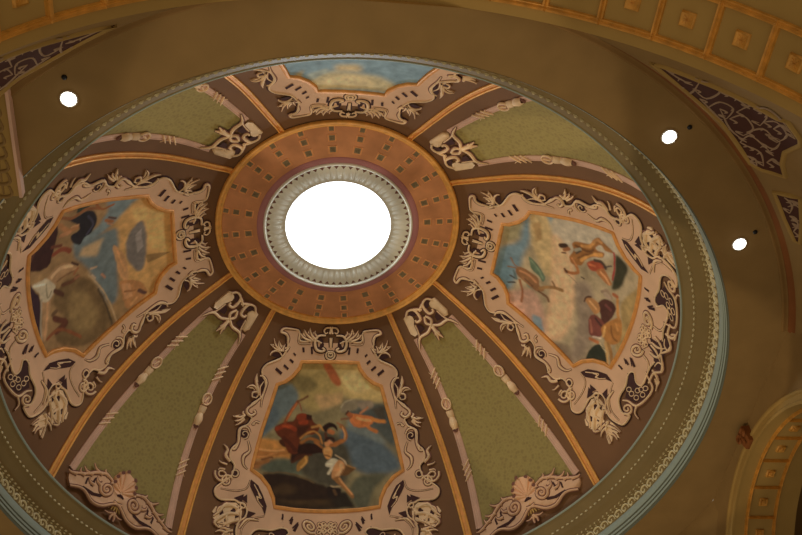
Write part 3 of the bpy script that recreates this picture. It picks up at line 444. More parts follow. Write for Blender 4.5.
# ================================================================== FRESCOES
ORN = {"F":{"canvas":[[0,0.3269],[0.192,0.3296],[0.361,0.3368],[0.372,0.3622],[0.432,0.3991],[0.502,0.426],[0.581,0.4435],[0.59,0.52],[0.61,0.6204],[0.616,0.7071],[0.621,0.7784],[0.534,0.7964],[0.461,0.8284],[0.412,0.8696],[0.396,0.9006],[0.246,0.9035],[0.111,0.9041],[0,0.9044]],"border":[[0,0.253],[0.133,0.2543],[0.227,0.2465],[0.442,0.2572],[0.485,0.226],[0.546,0.2178],[0.727,0.226],[0.752,0.2423],[0.664,0.2476],[0.627,0.2632],[0.59,0.2904],[0.596,0.3083],[0.628,0.3388],[0.69,0.3568],[0.767,0.3786],[0.796,0.4055],[0.764,0.427],[0.721,0.4432],[0.695,0.4692],[0.7,0.4999],[0.723,0.5174],[0.767,0.5369],[0.801,0.569],[0.779,0.5832],[0.735,0.5895],[0.736,0.6055],[0.752,0.6204],[0.811,0.6422],[0.803,0.6691],[0.788,0.695],[0.824,0.7258],[0.812,0.7591],[0.761,0.7783],[0.768,0.8222],[0.824,0.8552],[0.861,0.8819],[0.846,0.9047],[0.795,0.9144],[0.699,0.9039],[0.661,0.9102],[0.636,0.9084],[0.595,0.928],[0.598,0.9572],[0.636,0.9793],[0.647,1.0134],[0.625,1.0488],[0.59,1.0712],[0.517,1.0708],[0.527,1.0593],[0.549,1.0356],[0.528,1.0062],[0.486,0.9918],[0.396,0.989],[0.344,0.9784],[0.297,0.9781],[0.272,0.994],[0.31,1.0179],[0.296,1.0436],[0.228,1.0434],[0.144,1.0397],[0.082,1.0507],[0,1.0664],[0,0.9044],[0.111,0.9041],[0.246,0.9035],[0.396,0.9006],[0.412,0.8696],[0.461,0.8284],[0.534,0.7964],[0.621,0.7784],[0.616,0.7071],[0.61,0.6204],[0.59,0.52],[0.581,0.4435],[0.502,0.426],[0.432,0.3991],[0.372,0.3622],[0.361,0.3368],[0.192,0.3296],[0,0.3269]],"void_shade":[[[0.256,0.2708],[0.282,0.2729],[0.261,0.3024],[0.234,0.3003]],[[0.367,0.2791],[0.397,0.2802],[0.377,0.2996],[0.35,0.2976]],[[0.453,0.313],[0.49,0.3063],[0.5,0.3119],[0.462,0.32]],[[0.461,0.3412],[0.512,0.3323],[0.524,0.3396],[0.472,0.3504]],[[0.499,0.3712],[0.565,0.359],[0.576,0.3675],[0.51,0.3794]],[[0.562,0.393],[0.649,0.379],[0.656,0.3898],[0.574,0.404]],[[0.33,0.9218],[0.321,0.9269],[0.32,0.9471],[0.336,0.9444]],[[0.26,0.934],[0.247,0.9393],[0.257,0.9607],[0.274,0.9566]],[[0.216,0.952],[0.204,0.9589],[0.228,0.9872],[0.247,0.9827]],[[0.206,0.9515],[0.216,0.9494],[0.254,0.9725],[0.246,0.976]],[[0.25,0.9309],[0.259,0.93],[0.28,0.9476],[0.27,0.95]],[[0.323,0.9238],[0.336,0.9246],[0.33,0.9376],[0.319,0.9369]],[[0.666,0.2453],[0.729,0.2457],[0.681,0.2551],[0.637,0.2692],[0.627,0.2603]],[[0.635,0.3307],[0.69,0.3215],[0.742,0.3289],[0.755,0.3415],[0.688,0.342]],[[0.212,0.2274],[0.183,0.2294],[0.116,0.2412],[0.097,0.261],[0.123,0.2811],[0.174,0.2842],[0.202,0.2747],[0.159,0.269],[0.148,0.2539],[0.172,0.2417]],[[0.226,0.2466],[0.337,0.2454],[0.439,0.2466],[0.425,0.2546],[0.335,0.2513]],[[0.76,0.4349],[0.791,0.433],[0.787,0.4479],[0.746,0.4692],[0.706,0.4845],[0.701,0.4648],[0.725,0.4417]],[[0.757,0.4982],[0.795,0.5023],[0.786,0.513],[0.755,0.5106]],[[0.722,0.6519],[0.752,0.6414],[0.788,0.6447],[0.789,0.6638],[0.728,0.6624]],[[0.792,0.6617],[0.779,0.6693],[0.757,0.6723],[0.734,0.6696],[0.719,0.6622],[0.717,0.6529],[0.729,0.6452],[0.751,0.6421],[0.775,0.6448],[0.79,0.6524]],[[0.757,0.8095],[0.749,0.8184],[0.739,0.8232],[0.729,0.8221],[0.724,0.8153],[0.726,0.8056],[0.734,0.7967],[0.744,0.7918],[0.754,0.7931],[0.758,0.7998]],[[0.608,0.8151],[0.543,0.8315],[0.494,0.8649],[0.453,0.9029],[0.459,0.938],[0.503,0.8959],[0.555,0.8743],[0.604,0.8413]],[[0.614,0.8727],[0.655,0.894],[0.602,0.9048]],[[0.525,0.9357],[0.585,0.9326],[0.58,0.9526]],[[0.528,0.9378],[0.594,0.9367],[0.584,0.9638]],[[0.638,0.8746],[0.641,0.9065],[0.709,0.8977]],[[0.378,0.9944],[0.311,0.9808],[0.287,0.9919],[0.319,1.0186],[0.307,1.0478],[0.252,1.058],[0.29,1.0854],[0.362,1.0768],[0.412,1.0601],[0.456,1.015]],[[-0.029,0.9937],[-0.042,1.0306],[-0.126,1.0583],[-0.089,1.0946],[0.044,1.0659],[0.031,1.0277]],[[0.319,0.9713],[0.28,0.982],[0.312,0.9961],[0.353,0.9945]],[[0.093,1.0657],[0.065,1.0776],[0.084,1.0869],[0.121,1.0719],[0.12,1.0619]],[[0.688,0.9301],[0.673,0.944],[0.704,0.9579],[0.713,0.946]],[[0.768,0.9514],[0.756,0.9645],[0.779,0.9756],[0.79,0.965]],[[0.723,0.9741],[0.715,0.9842],[0.74,0.9928],[0.745,0.9828]],[[0.652,0.952],[0.648,0.9637],[0.671,0.9707],[0.672,0.9603]]],"scroll":[[[[0.546,0.2178],[0.653,0.2209],[0.735,0.2275],[0.753,0.2423],[0.674,0.2438],[0.618,0.2586],[0.611,0.2778]],[0.02,0.04,0.025]],[[[0.485,0.2259],[0.458,0.2662],[0.286,0.26]],[0.012,0.012]],[[[0.227,0.2426],[0.288,0.229],[0.322,0.215],[0.339,0.2007]],[0.04,0.03,0.01]],[[[0.263,0.2459],[0.354,0.2308],[0.398,0.2199],[0.423,0.2109]],[0.04,0.03,0.01]],[[[0.299,0.2493],[0.404,0.2426],[0.459,0.2298]],[0.04,0.02]],[[[0.212,0.2299],[0.253,0.2183],[0.246,0.2083]],[0.03,0.01]],[[[0.64,0.3115],[0.644,0.2964],[0.635,0.283]],[0.04,0.01]],[[[0.656,0.3127],[0.712,0.299],[0.735,0.2774]],[0.04,0.01]],[[[0.672,0.3139],[0.758,0.2975],[0.817,0.2739]],[0.04,0.01]],[[[0.68,0.3145],[0.753,0.3101],[0.818,0.3029]],[0.04,0.01]],[[[0.599,0.3087],[0.581,0.2999],[0.564,0.2871]],[0.04,0.01]],[[[0.628,0.3312],[0.676,0.3184],[0.735,0.319],[0.773,0.3317],[0.774,0.3422]],[0.02,0.03,0.015]],[[[0.797,0.4295],[0.748,0.4286],[0.701,0.4471],[0.695,0.4769],[0.693,0.5069],[0.679,0.5431]],[0.02,0.04,0.015]],[[[0.734,0.4451],[0.749,0.4745],[0.701,0.5151]],[0.015,0.025,0.01]],[[[0.737,0.5012],[0.779,0.4727],[0.823,0.4493],[0.836,0.4249]],[0.03,0.05,0.01]],[[[0.75,0.4924],[0.805,0.4744],[0.853,0.4758],[0.88,0.4878]],[0.03,0.03,0.01]],[[[0.764,0.4903],[0.803,0.4981],[0.795,0.514],[0.759,0.5136]],[0.03,0.03,0.015]],[[[0.718,0.5144],[0.754,0.5382],[0.799,0.5599],[0.794,0.5764],[0.748,0.5832],[0.715,0.5697],[0.737,0.5615]],[0.02,0.045,0.03]],[[[0.804,0.5917],[0.852,0.6027],[0.908,0.6068]],[0.045,0.012]],[[[0.805,0.5993],[0.842,0.6155],[0.875,0.6208]],[0.045,0.012]],[[[0.796,0.6032],[0.824,0.6233],[0.857,0.6361]],[0.045,0.012]],[[[0.804,0.5917],[0.83,0.5823],[0.825,0.5752]],[0.045,0.012]],[[[0.651,0.6009],[0.687,0.6011],[0.706,0.6155]],[0.02,0.02]],[[[0.717,0.6101],[0.711,0.613],[0.703,0.614],[0.696,0.6132],[0.692,0.6111],[0.691,0.6086],[0.693,0.6066],[0.697,0.6057],[0.701,0.6059],[0.704,0.6068],[0.704,0.608],[0.703,0.6087]],[0.014,0.014]],[[[0.708,0.6463],[0.741,0.6312],[0.792,0.6352],[0.804,0.6616]],[0.02,0.03,0.02]],[[[0.744,0.6746],[0.726,0.6684],[0.719,0.6597],[0.724,0.6517],[0.738,0.6469],[0.754,0.6461],[0.766,0.649],[0.772,0.6537],[0.77,0.6581],[0.764,0.6608],[0.757,0.6611],[0.753,0.6598]],[0.02,0.02]],[[[0.809,0.642],[0.785,0.6897],[0.797,0.7215],[0.829,0.721]],[0.03,0.04,0.02]],[[[0.806,0.7699],[0.854,0.7532],[0.854,0.73],[0.901,0.7157]],[0.04,0.055,0.01]],[[[0.823,0.7838],[0.874,0.7833],[0.894,0.7785]],[0.03,0.01]],[[[0.828,0.8038],[0.868,0.8058],[0.876,0.8147]],[0.03,0.01]],[[[0.736,0.8191],[0.723,0.8156],[0.717,0.8096],[0.718,0.8029],[0.726,0.7977],[0.74,0.7956],[0.754,0.7974],[0.764,0.8024],[0.766,0.809],[0.761,0.8152],[0.75,0.8189],[0.736,0.8191]],[0.025,0.025]],[[[0.753,0.8295],[0.775,0.8226],[0.8,0.823],[0.82,0.8298],[0.828,0.84],[0.823,0.8499],[0.809,0.8561],[0.791,0.8571],[0.776,0.8533],[0.768,0.8467],[0.769,0.8398],[0.777,0.835],[0.788,0.8337],[0.798,0.8355],[0.803,0.8392],[0.803,0.843],[0.799,0.8453],[0.794,0.8458]],[0.035,0.02]],[[[0.708,0.6767],[0.671,0.7111],[0.708,0.7383],[0.694,0.7673],[0.651,0.7816]],[0.015,0.045,0.01]],[[[0.575,0.8308],[0.526,0.8602],[0.502,0.877],[0.533,0.876],[0.525,0.888],[0.481,0.909]],[0.02,0.02,0.015]],[[[0.65,0.9193],[0.645,0.924],[0.635,0.9266],[0.625,0.9262],[0.616,0.9229],[0.612,0.9178],[0.614,0.9124],[0.621,0.9086],[0.632,0.9074],[0.642,0.9094],[0.648,0.9138],[0.65,0.9193]],[0.022,0.022]],[[[0.667,0.932],[0.752,0.9261],[0.79,0.9598],[0.828,0.983]],[0.05,0.06,0.02]],[[[0.652,0.9531],[0.724,0.9583],[0.786,0.9861],[0.808,1.0045],[0.774,1.0163]],[0.05,0.06,0.02]],[[[0.651,0.9758],[0.704,0.99],[0.747,1.011]],[0.05,0.02]],[[[0.496,0.961],[0.583,0.9642],[0.628,1.0033]],[0.02,0.04,0.02]],[[[0.611,0.8178],[0.629,0.8516],[0.708,0.8699],[0.822,0.8761]],[0.012,0.015,0.01]],[[[0.9,0.8192],[0.891,0.8339],[0.868,0.8445],[0.839,0.8481],[0.815,0.8444],[0.802,0.8353],[0.804,0.8246],[0.818,0.8159],[0.838,0.812],[0.856,0.8133],[0.866,0.8187],[0.867,0.8254],[0.859,0.8308],[0.848,0.8334],[0.839,0.8329],[0.834,0.8304],[0.834,0.8274]],[0.035,0.02]],[[[0.539,1.048],[0.521,1.0587],[0.498,1.0641],[0.478,1.063],[0.467,1.0564],[0.467,1.0471],[0.478,1.0386],[0.494,1.0335],[0.509,1.0331],[0.518,1.0369],[0.519,1.0427],[0.514,1.0482],[0.505,1.0516],[0.496,1.0522],[0.491,1.0504],[0.49,1.0476],[0.493,1.0452]],[0.035,0.02]],[[[0.46,0.9414],[0.55,0.9597],[0.607,0.9976],[0.604,1.0482]],[0.012,0.012]],[[[0.634,0.9217],[0.66,0.9481],[0.735,0.9639],[0.722,0.9967],[0.794,1.0022]],[0.03,0.05,0.02]],[[[0.662,0.9273],[0.733,0.9303],[0.798,0.9462],[0.805,0.9724]],[0.03,0.04,0.02]],[[[0.646,0.9395],[0.63,0.9721],[0.657,0.9939]],[0.03,0.03,0.01]],[[[0.672,1.0163],[0.728,1.0347],[0.753,1.0825]],[0.045,0.012]],[[[0.706,1.0301],[0.757,1.0266],[0.789,1.0365]],[0.045,0.012]],[[[0.696,1.0299],[0.666,1.055],[0.648,1.0804]],[0.045,0.012]],[[[0.723,1.0463],[0.696,1.0729],[0.697,1.0913]],[0.045,0.012]],[[[0.7,1.0182],[0.73,1.0144],[0.762,1.0195]],[0.045,0.012]],[[[0.382,1.0355],[0.391,1.037],[0.401,1.0355],[0.411,1.0316],[0.415,1.0264],[0.414,1.0217],[0.408,1.0188],[0.398,1.0188],[0.387,1.0217],[0.38,1.0264],[0.378,1.0316],[0.382,1.0355]],[0.016,0.016]],[[[0.329,1.049],[0.338,1.0503],[0.348,1.0487],[0.357,1.0447],[0.362,1.0395],[0.361,1.0348],[0.354,1.0321],[0.344,1.0322],[0.334,1.0352],[0.327,1.04],[0.325,1.0452],[0.329,1.049]],[0.016,0.016]],[[[0.318,1.0752],[0.327,1.0765],[0.337,1.0749],[0.346,1.0708],[0.351,1.0656],[0.35,1.0609],[0.344,1.0582],[0.334,1.0583],[0.323,1.0613],[0.316,1.0661],[0.314,1.0713],[0.318,1.0752]],[0.016,0.016]],[[[0.372,1.0593],[0.38,1.0607],[0.391,1.0592],[0.4,1.0553],[0.405,1.0502],[0.404,1.0454],[0.397,1.0426],[0.387,1.0426],[0.377,1.0454],[0.37,1.0502],[0.368,1.0554],[0.372,1.0593]],[0.016,0.016]],[[[0.377,1.018],[0.386,1.0194],[0.396,1.0179],[0.405,1.0139],[0.41,1.0087],[0.409,1.004],[0.402,1.0011],[0.392,1.0012],[0.382,1.004],[0.375,1.0089],[0.373,1.014],[0.377,1.018]],[0.016,0.016]],[[[0.301,1.0593],[0.31,1.0605],[0.32,1.0589],[0.329,1.0548],[0.334,1.0496],[0.333,1.0449],[0.326,1.0422],[0.316,1.0424],[0.306,1.0454],[0.299,1.0503],[0.297,1.0555],[0.301,1.0593]],[0.016,0.016]],[[[0.269,1.072],[0.278,1.0732],[0.288,1.0714],[0.297,1.0673],[0.302,1.062],[0.301,1.0573],[0.294,1.0547],[0.284,1.055],[0.274,1.0581],[0.267,1.063],[0.265,1.0682],[0.269,1.072]],[0.016,0.016]],[[[0.485,1.0125],[0.454,1.0335],[0.426,1.069],[0.327,1.0876],[0.24,1.0884],[0.216,1.0575],[0.199,1.032]],[0.02,0.035,0.03,0.015]],[[[0.422,1.0699],[0.47,1.0797],[0.473,1.1054]],[0.03,0.012]],[[[0.236,1.0647],[0.157,1.0641],[0.099,1.0915],[0.059,1.0866],[0.068,1.0645],[0.111,1.0568]],[0.03,0.035,0.02]],[[[0.087,0.9875],[0.115,0.9879],[0.144,0.9803],[0.164,0.968],[0.17,0.9554],[0.161,0.9466],[0.141,0.9444],[0.118,0.9487],[0.101,0.9573],[0.095,0.9666],[0.1,0.9734],[0.112,0.9757],[0.127,0.9736],[0.138,0.9686],[0.143,0.9629],[0.142,0.9587],[0.135,0.9572],[0.128,0.9582],[0.122,0.9606]],[0.04,0.03]],[[[0.012,0.9609],[0.02,0.9611],[0.028,0.9592],[0.034,0.9556],[0.037,0.9517],[0.035,0.9485],[0.029,0.9471],[0.021,0.9479],[0.013,0.9508],[0.009,0.9547],[0.008,0.9585],[0.012,0.9609]],[0.02,0.02]],[[[0.012,0.9837],[0.02,0.984],[0.028,0.9821],[0.034,0.9786],[0.037,0.9746],[0.036,0.9713],[0.03,0.9699],[0.022,0.9708],[0.014,0.9736],[0.009,0.9776],[0.008,0.9814],[0.012,0.9837]],[0.02,0.02]],[[[0.043,0.9775],[0.051,0.9778],[0.059,0.976],[0.066,0.9725],[0.068,0.9685],[0.067,0.9653],[0.061,0.9638],[0.053,0.9646],[0.045,0.9674],[0.04,0.9713],[0.04,0.975],[0.043,0.9775]],[0.02,0.02]],[[[-0.029,0.9879],[-0.022,0.9881],[-0.014,0.9861],[-0.007,0.9825],[-0.004,0.9785],[-0.006,0.9753],[-0.012,0.974],[-0.02,0.9749],[-0.028,0.9779],[-0.033,0.9819],[-0.033,0.9856],[-0.029,0.9879]],[0.02,0.02]],[[[0.041,0.9631],[0.048,0.9634],[0.057,0.9615],[0.063,0.9581],[0.066,0.9541],[0.064,0.9508],[0.058,0.9494],[0.05,0.9502],[0.042,0.953],[0.038,0.9569],[0.037,0.9607],[0.041,0.9631]],[0.02,0.02]],[[[-0.028,0.9688],[-0.021,0.969],[-0.013,0.967],[-0.006,0.9634],[-0.003,0.9594],[-0.005,0.9562],[-0.011,0.9549],[-0.02,0.9558],[-0.027,0.9588],[-0.032,0.9628],[-0.033,0.9665],[-0.028,0.9688]],[0.02,0.02]],[[[-0.066,0.9892],[-0.059,0.9893],[-0.05,0.9872],[-0.044,0.9835],[-0.041,0.9795],[-0.043,0.9763],[-0.049,0.9751],[-0.057,0.9761],[-0.065,0.9792],[-0.07,0.9832],[-0.07,0.9869],[-0.066,0.9892]],[0.02,0.02]],[[[0.028,0.9966],[0.035,0.997],[0.043,0.9951],[0.05,0.9916],[0.053,0.9876],[0.051,0.9843],[0.045,0.9829],[0.037,0.9837],[0.029,0.9865],[0.024,0.9905],[0.024,0.9942],[0.028,0.9966]],[0.02,0.02]],[[[-0.062,1.0151],[-0.043,1.0533],[0.038,1.0619]],[0.03,0.04,0.01]],[[[-0.01,1.0095],[-0.017,1.0422],[-0.056,1.0732]],[0.03,0.04,0.01]],[[[-0.145,1.0546],[-0.162,1.091],[-0.236,1.1041]],[0.03,0.04,0.01]],[[[-0.005,1.0623],[-0.057,1.0846],[-0.114,1.0892]],[0.03,0.04,0.01]],[[[0.175,1.0798],[0.195,1.0991],[0.159,1.0991]],[0.03,0.02]],[[[0.118,0.9961],[0.139,1.0321],[0.265,1.0482]],[0.02,0.02]],[[[0.534,0.8581],[0.516,0.875],[0.541,0.873],[0.525,0.885]],[0.02,0.02]]],"crest":[[[[-0.022,0.2166],[0.01,0.1942],[0.081,0.1942],[0.112,0.2066],[0.081,0.2163],[0.051,0.2104]],[0.03,0.03,0.02]],[[[-0.022,0.2166],[-0.009,0.2017],[-0.017,0.1869]],[0.04,0.02]],[[[0.081,0.2237],[0.185,0.227],[0.23,0.2502],[0.199,0.2796],[0.124,0.2871],[0.081,0.2809],[0.12,0.2721]],[0.03,0.05,0.03]],[[[-0.014,0.2312],[-0.007,0.2486],[-0.007,0.271]],[0.02,0.03,0.02]],[[[0.062,0.2997],[0.049,0.3105],[0.02,0.317],[-0.014,0.3178],[-0.044,0.3131],[-0.06,0.3049],[-0.058,0.2961],[-0.042,0.2894],[-0.017,0.2868],[0.008,0.2886],[0.024,0.2936],[0.027,0.2997]],[0.03,0.02]],[[[0.022,0.2998],[0.017,0.3044],[0.005,0.3073],[-0.01,0.3077],[-0.023,0.3058],[-0.031,0.3023],[-0.031,0.2984],[-0.024,0.2953],[-0.013,0.294],[-0.002,0.2945],[0.006,0.2967]],[0.02,0.02]]],"edge":[[0.133,0.2543],[0.227,0.2465],[0.442,0.2572],[0.485,0.226],[0.546,0.2178],[0.727,0.226],[0.752,0.2423],[0.664,0.2476],[0.627,0.2632],[0.59,0.2904],[0.596,0.3083],[0.628,0.3388],[0.69,0.3568],[0.767,0.3786],[0.796,0.4055],[0.764,0.427],[0.721,0.4432],[0.695,0.4692],[0.7,0.4999],[0.723,0.5174],[0.767,0.5369],[0.801,0.569],[0.779,0.5832],[0.735,0.5895],[0.736,0.6055],[0.752,0.6204],[0.811,0.6422],[0.803,0.6691],[0.788,0.695],[0.824,0.7258],[0.812,0.7591],[0.761,0.7783],[0.768,0.8222],[0.824,0.8552],[0.861,0.8819],[0.846,0.9047],[0.795,0.9144],[0.699,0.9039],[0.661,0.9102],[0.636,0.9084],[0.595,0.928],[0.598,0.9572],[0.636,0.9793],[0.647,1.0134],[0.625,1.0488],[0.59,1.0712],[0.517,1.0708],[0.527,1.0593],[0.549,1.0356],[0.528,1.0062],[0.486,0.9918],[0.396,0.989],[0.344,0.9784],[0.297,0.9781],[0.272,0.994],[0.31,1.0179],[0.296,1.0436],[0.228,1.0434],[0.144,1.0397],[0.082,1.0507]],"leaf":[[[0.684,0.9119],[0.754,0.921],[0.775,0.9443],[0.824,0.9448],[0.841,0.9668],[0.808,0.9788],[0.799,1.0057],[0.753,1.0064],[0.7,1.0067],[0.7,0.9812],[0.653,0.9889],[0.624,0.9626],[0.631,0.9294]],[[0.674,1.0105],[0.736,1.0137],[0.78,1.0262],[0.737,1.0345],[0.755,1.0514],[0.769,1.0783],[0.737,1.0782],[0.707,1.0651],[0.677,1.0936],[0.673,1.0708],[0.641,1.0801],[0.649,1.0563],[0.658,1.0336]],[[0.599,0.3097],[0.579,0.3013],[0.57,0.2874],[0.621,0.2958],[0.639,0.2832],[0.668,0.294],[0.736,0.2765],[0.732,0.2954],[0.823,0.2734],[0.772,0.2961],[0.828,0.3022],[0.75,0.3135],[0.676,0.3184]],[[0.217,0.2454],[0.207,0.2323],[0.251,0.2257],[0.246,0.2083],[0.291,0.2192],[0.339,0.1997],[0.36,0.2211],[0.433,0.2098],[0.422,0.2283],[0.483,0.2284],[0.441,0.2472],[0.337,0.2464]],[[0.729,0.5003],[0.738,0.4786],[0.784,0.4578],[0.836,0.4249],[0.84,0.4486],[0.792,0.4741],[0.854,0.4749],[0.884,0.4882],[0.812,0.4843],[0.782,0.4933],[0.809,0.5039],[0.794,0.5165],[0.749,0.515]],[[0.804,0.5867],[0.828,0.5754],[0.838,0.5909],[0.911,0.6071],[0.851,0.6076],[0.877,0.6211],[0.839,0.6166],[0.858,0.6377],[0.813,0.6219],[0.791,0.6051]],[[0.66,0.9312],[0.732,0.9211],[0.779,0.9344],[0.811,0.9667],[0.828,0.9847],[0.809,1.0047],[0.777,1.0198],[0.727,1.0082],[0.664,0.9819],[0.641,0.9555]]]},"G":{"field":[[0,0.31930000000000003],[0.57,0.3093],[0.58,0.4285],[0.62,0.6208],[0.7,0.8469],[0.79,1.0776],[0,1.003]],"bar":[[0.57,0.3093],[0.58,0.4285],[0.62,0.6208],[0.7,0.8469],[0.79,1.0776]],"plate":[[0,1.0474],[0.039,1.0579],[0.132,1.0463],[0.183,1.0226],[0.323,1.0152],[0.442,1.0342],[0.56,1.0604],[0.689,1.0813],[0.814,1.0937],[0.789,1.1127],[0.722,1.1301],[0.596,1.112],[0.484,1.1119],[0.344,1.1286],[0.19,1.118],[0.064,1.091],[-0.009,1.0709],[0,1.0744]],"void_shade":[[[0.223,1.0836],[0.373,1.0984],[0.547,1.1012],[0.573,1.1095],[0.39,1.111],[0.263,1.099]],[[0.419,1.0458],[0.448,1.0539],[0.464,1.0866],[0.43,1.083]],[[0.53,1.064],[0.552,1.0712],[0.544,1.0932],[0.518,1.0895]],[[-0.062,1.0583],[-0.013,1.0493],[0.039,1.0579],[0.018,1.0628],[-0.019,1.0577],[-0.037,1.0637]]],"scroll":[[[[0.306,1.0487],[0.321,1.064],[0.301,1.0769],[0.259,1.0833],[0.209,1.0819],[0.169,1.0739],[0.15,1.0626],[0.158,1.0522],[0.186,1.0461],[0.222,1.0458],[0.253,1.0506],[0.268,1.058],[0.266,1.0651],[0.25,1.0695],[0.229,1.0702],[0.21,1.0678],[0.201,1.0638],[0.202,1.0602],[0.21,1.0583]],[0.045,0.03]],[[[-0.068,1.0835],[0.059,1.0936],[0.197,1.1216],[0.348,1.1293],[0.487,1.1136],[0.592,1.114],[0.73,1.1316]],[0.03,0.045,0.03]],[[[0.173,1.0279],[0.304,1.0177],[0.446,1.0322],[0.589,1.0605],[0.786,1.0905]],[0.03,0.045,0.03]],[[[0.273,1.0195],[0.341,1.0133],[0.354,1.0039]],[0.05,0.012]],[[[0.371,1.0268],[0.476,1.0248],[0.549,1.0112]],[0.05,0.012]],[[[0.498,1.0487],[0.594,1.0513],[0.663,1.0428]],[0.05,0.012]],[[[0.602,1.0676],[0.673,1.0684],[0.69,1.0544]],[0.05,0.012]],[[[0.715,1.0826],[0.8,1.091],[0.847,1.0896]],[0.05,0.012]],[[[0.331,1.0619],[0.398,1.0559],[0.413,1.0415]],[0.05,0.012]],[[[0.416,1.0755],[0.489,1.0741],[0.521,1.0626]],[0.05,0.012]],[[[0.185,1.0363],[0.194,1.0243],[0.251,1.0162]],[0.05,0.012]],[[[0.017,1.12],[-0.025,1.1335],[-0.028,1.149]],[0.05,0.02]],[[[0.023,1.1242],[0.08,1.129],[0.135,1.1273]],[0.03,0.01]]],"shell":[[[[-0.001,1.0366],[0.016,1.0071],[0.031,0.9817],[0.043,0.9631]],[0.02,0.05,0.075,0.05]],[[[0.007,1.0382],[0.055,1.0144],[0.097,0.994],[0.128,0.9791]],[0.02,0.05,0.075,0.05]],[[[0.013,1.0406],[0.079,1.025],[0.137,1.0119],[0.181,1.0024]],[0.02,0.05,0.075,0.05]],[[[0.014,1.0429],[0.084,1.0356],[0.145,1.0295],[0.19,1.0252]],[0.02,0.05,0.075,0.05]]],"corner":[[[[0.51,0.2181],[0.385,0.2009],[0.2,0.2053],[0.133,0.2258],[0.16,0.252],[0.297,0.2544],[0.313,0.2425]],[0.03,0.045,0.03]],[[[0.003,0.2916],[0.194,0.3103],[0.466,0.3147],[0.603,0.3516]],[0.03,0.05,0.015]],[[[0.015,0.2973],[0.011,0.326],[0.063,0.3591]],[0.03,0.05,0.012]],[[[-0.033,0.2987],[-0.01,0.3182],[-0.072,0.3353]],[0.03,0.04,0.012]],[[[0.39,0.2597],[0.43,0.2994],[0.53,0.3255]],[0.02,0.02]],[[[0.188,0.2071],[0.062,0.2139],[-0.049,0.2249]],[0.05,0.04,0.03]],[[[0.012,0.2503],[0.091,0.2752],[-0.003,0.2928]],[0.03,0.04,0.03]]],"cornerplate":[[[0.531,0.2139],[0.612,0.2186],[0.634,0.2841],[0.558,0.3005],[0.454,0.2971],[0.421,0.2599],[0.323,0.2374],[0.338,0.2207]],[[0,0]]],"cornervoid_shade":[[[0.351,0.2231],[0.288,0.2292],[0.222,0.2304],[0.176,0.2263],[0.168,0.2183],[0.202,0.2095],[0.266,0.2034],[0.336,0.2023],[0.382,0.2066],[0.387,0.2146]],[[0.34,0.2637],[0.397,0.2976],[0.208,0.2927],[0.231,0.2739]]],"shellpoly":[[0,0.9669],[0.131,0.9782],[0.178,1.0012],[0.183,1.0226],[0.138,1.0472],[0.045,1.0575],[0,1.0514]],"shellvoid_shade":[[[0.064,0.97],[0.048,0.9729],[0.025,0.9718],[0.007,0.9672],[0.006,0.9618],[0.022,0.9588],[0.046,0.96],[0.063,0.9646]],[[0.136,0.9843],[0.12,0.9872],[0.097,0.986],[0.079,0.9814],[0.078,0.976],[0.095,0.9731],[0.118,0.9743],[0.135,0.979]],[[0.183,1.006],[0.167,1.0088],[0.144,1.0075],[0.127,1.0029],[0.126,0.9976],[0.142,0.9947],[0.165,0.996],[0.182,1.0006]],[[0.193,1.0275],[0.178,1.0304],[0.154,1.0291],[0.138,1.0245],[0.137,1.0191],[0.152,1.0163],[0.176,1.0176],[0.192,1.0222]]],"bits":{"buckle":[0.697,0.5893],"cup":[0.7,0.6666],"wrap":[[0.628,0.4812],[0.702,0.8536]]}}}
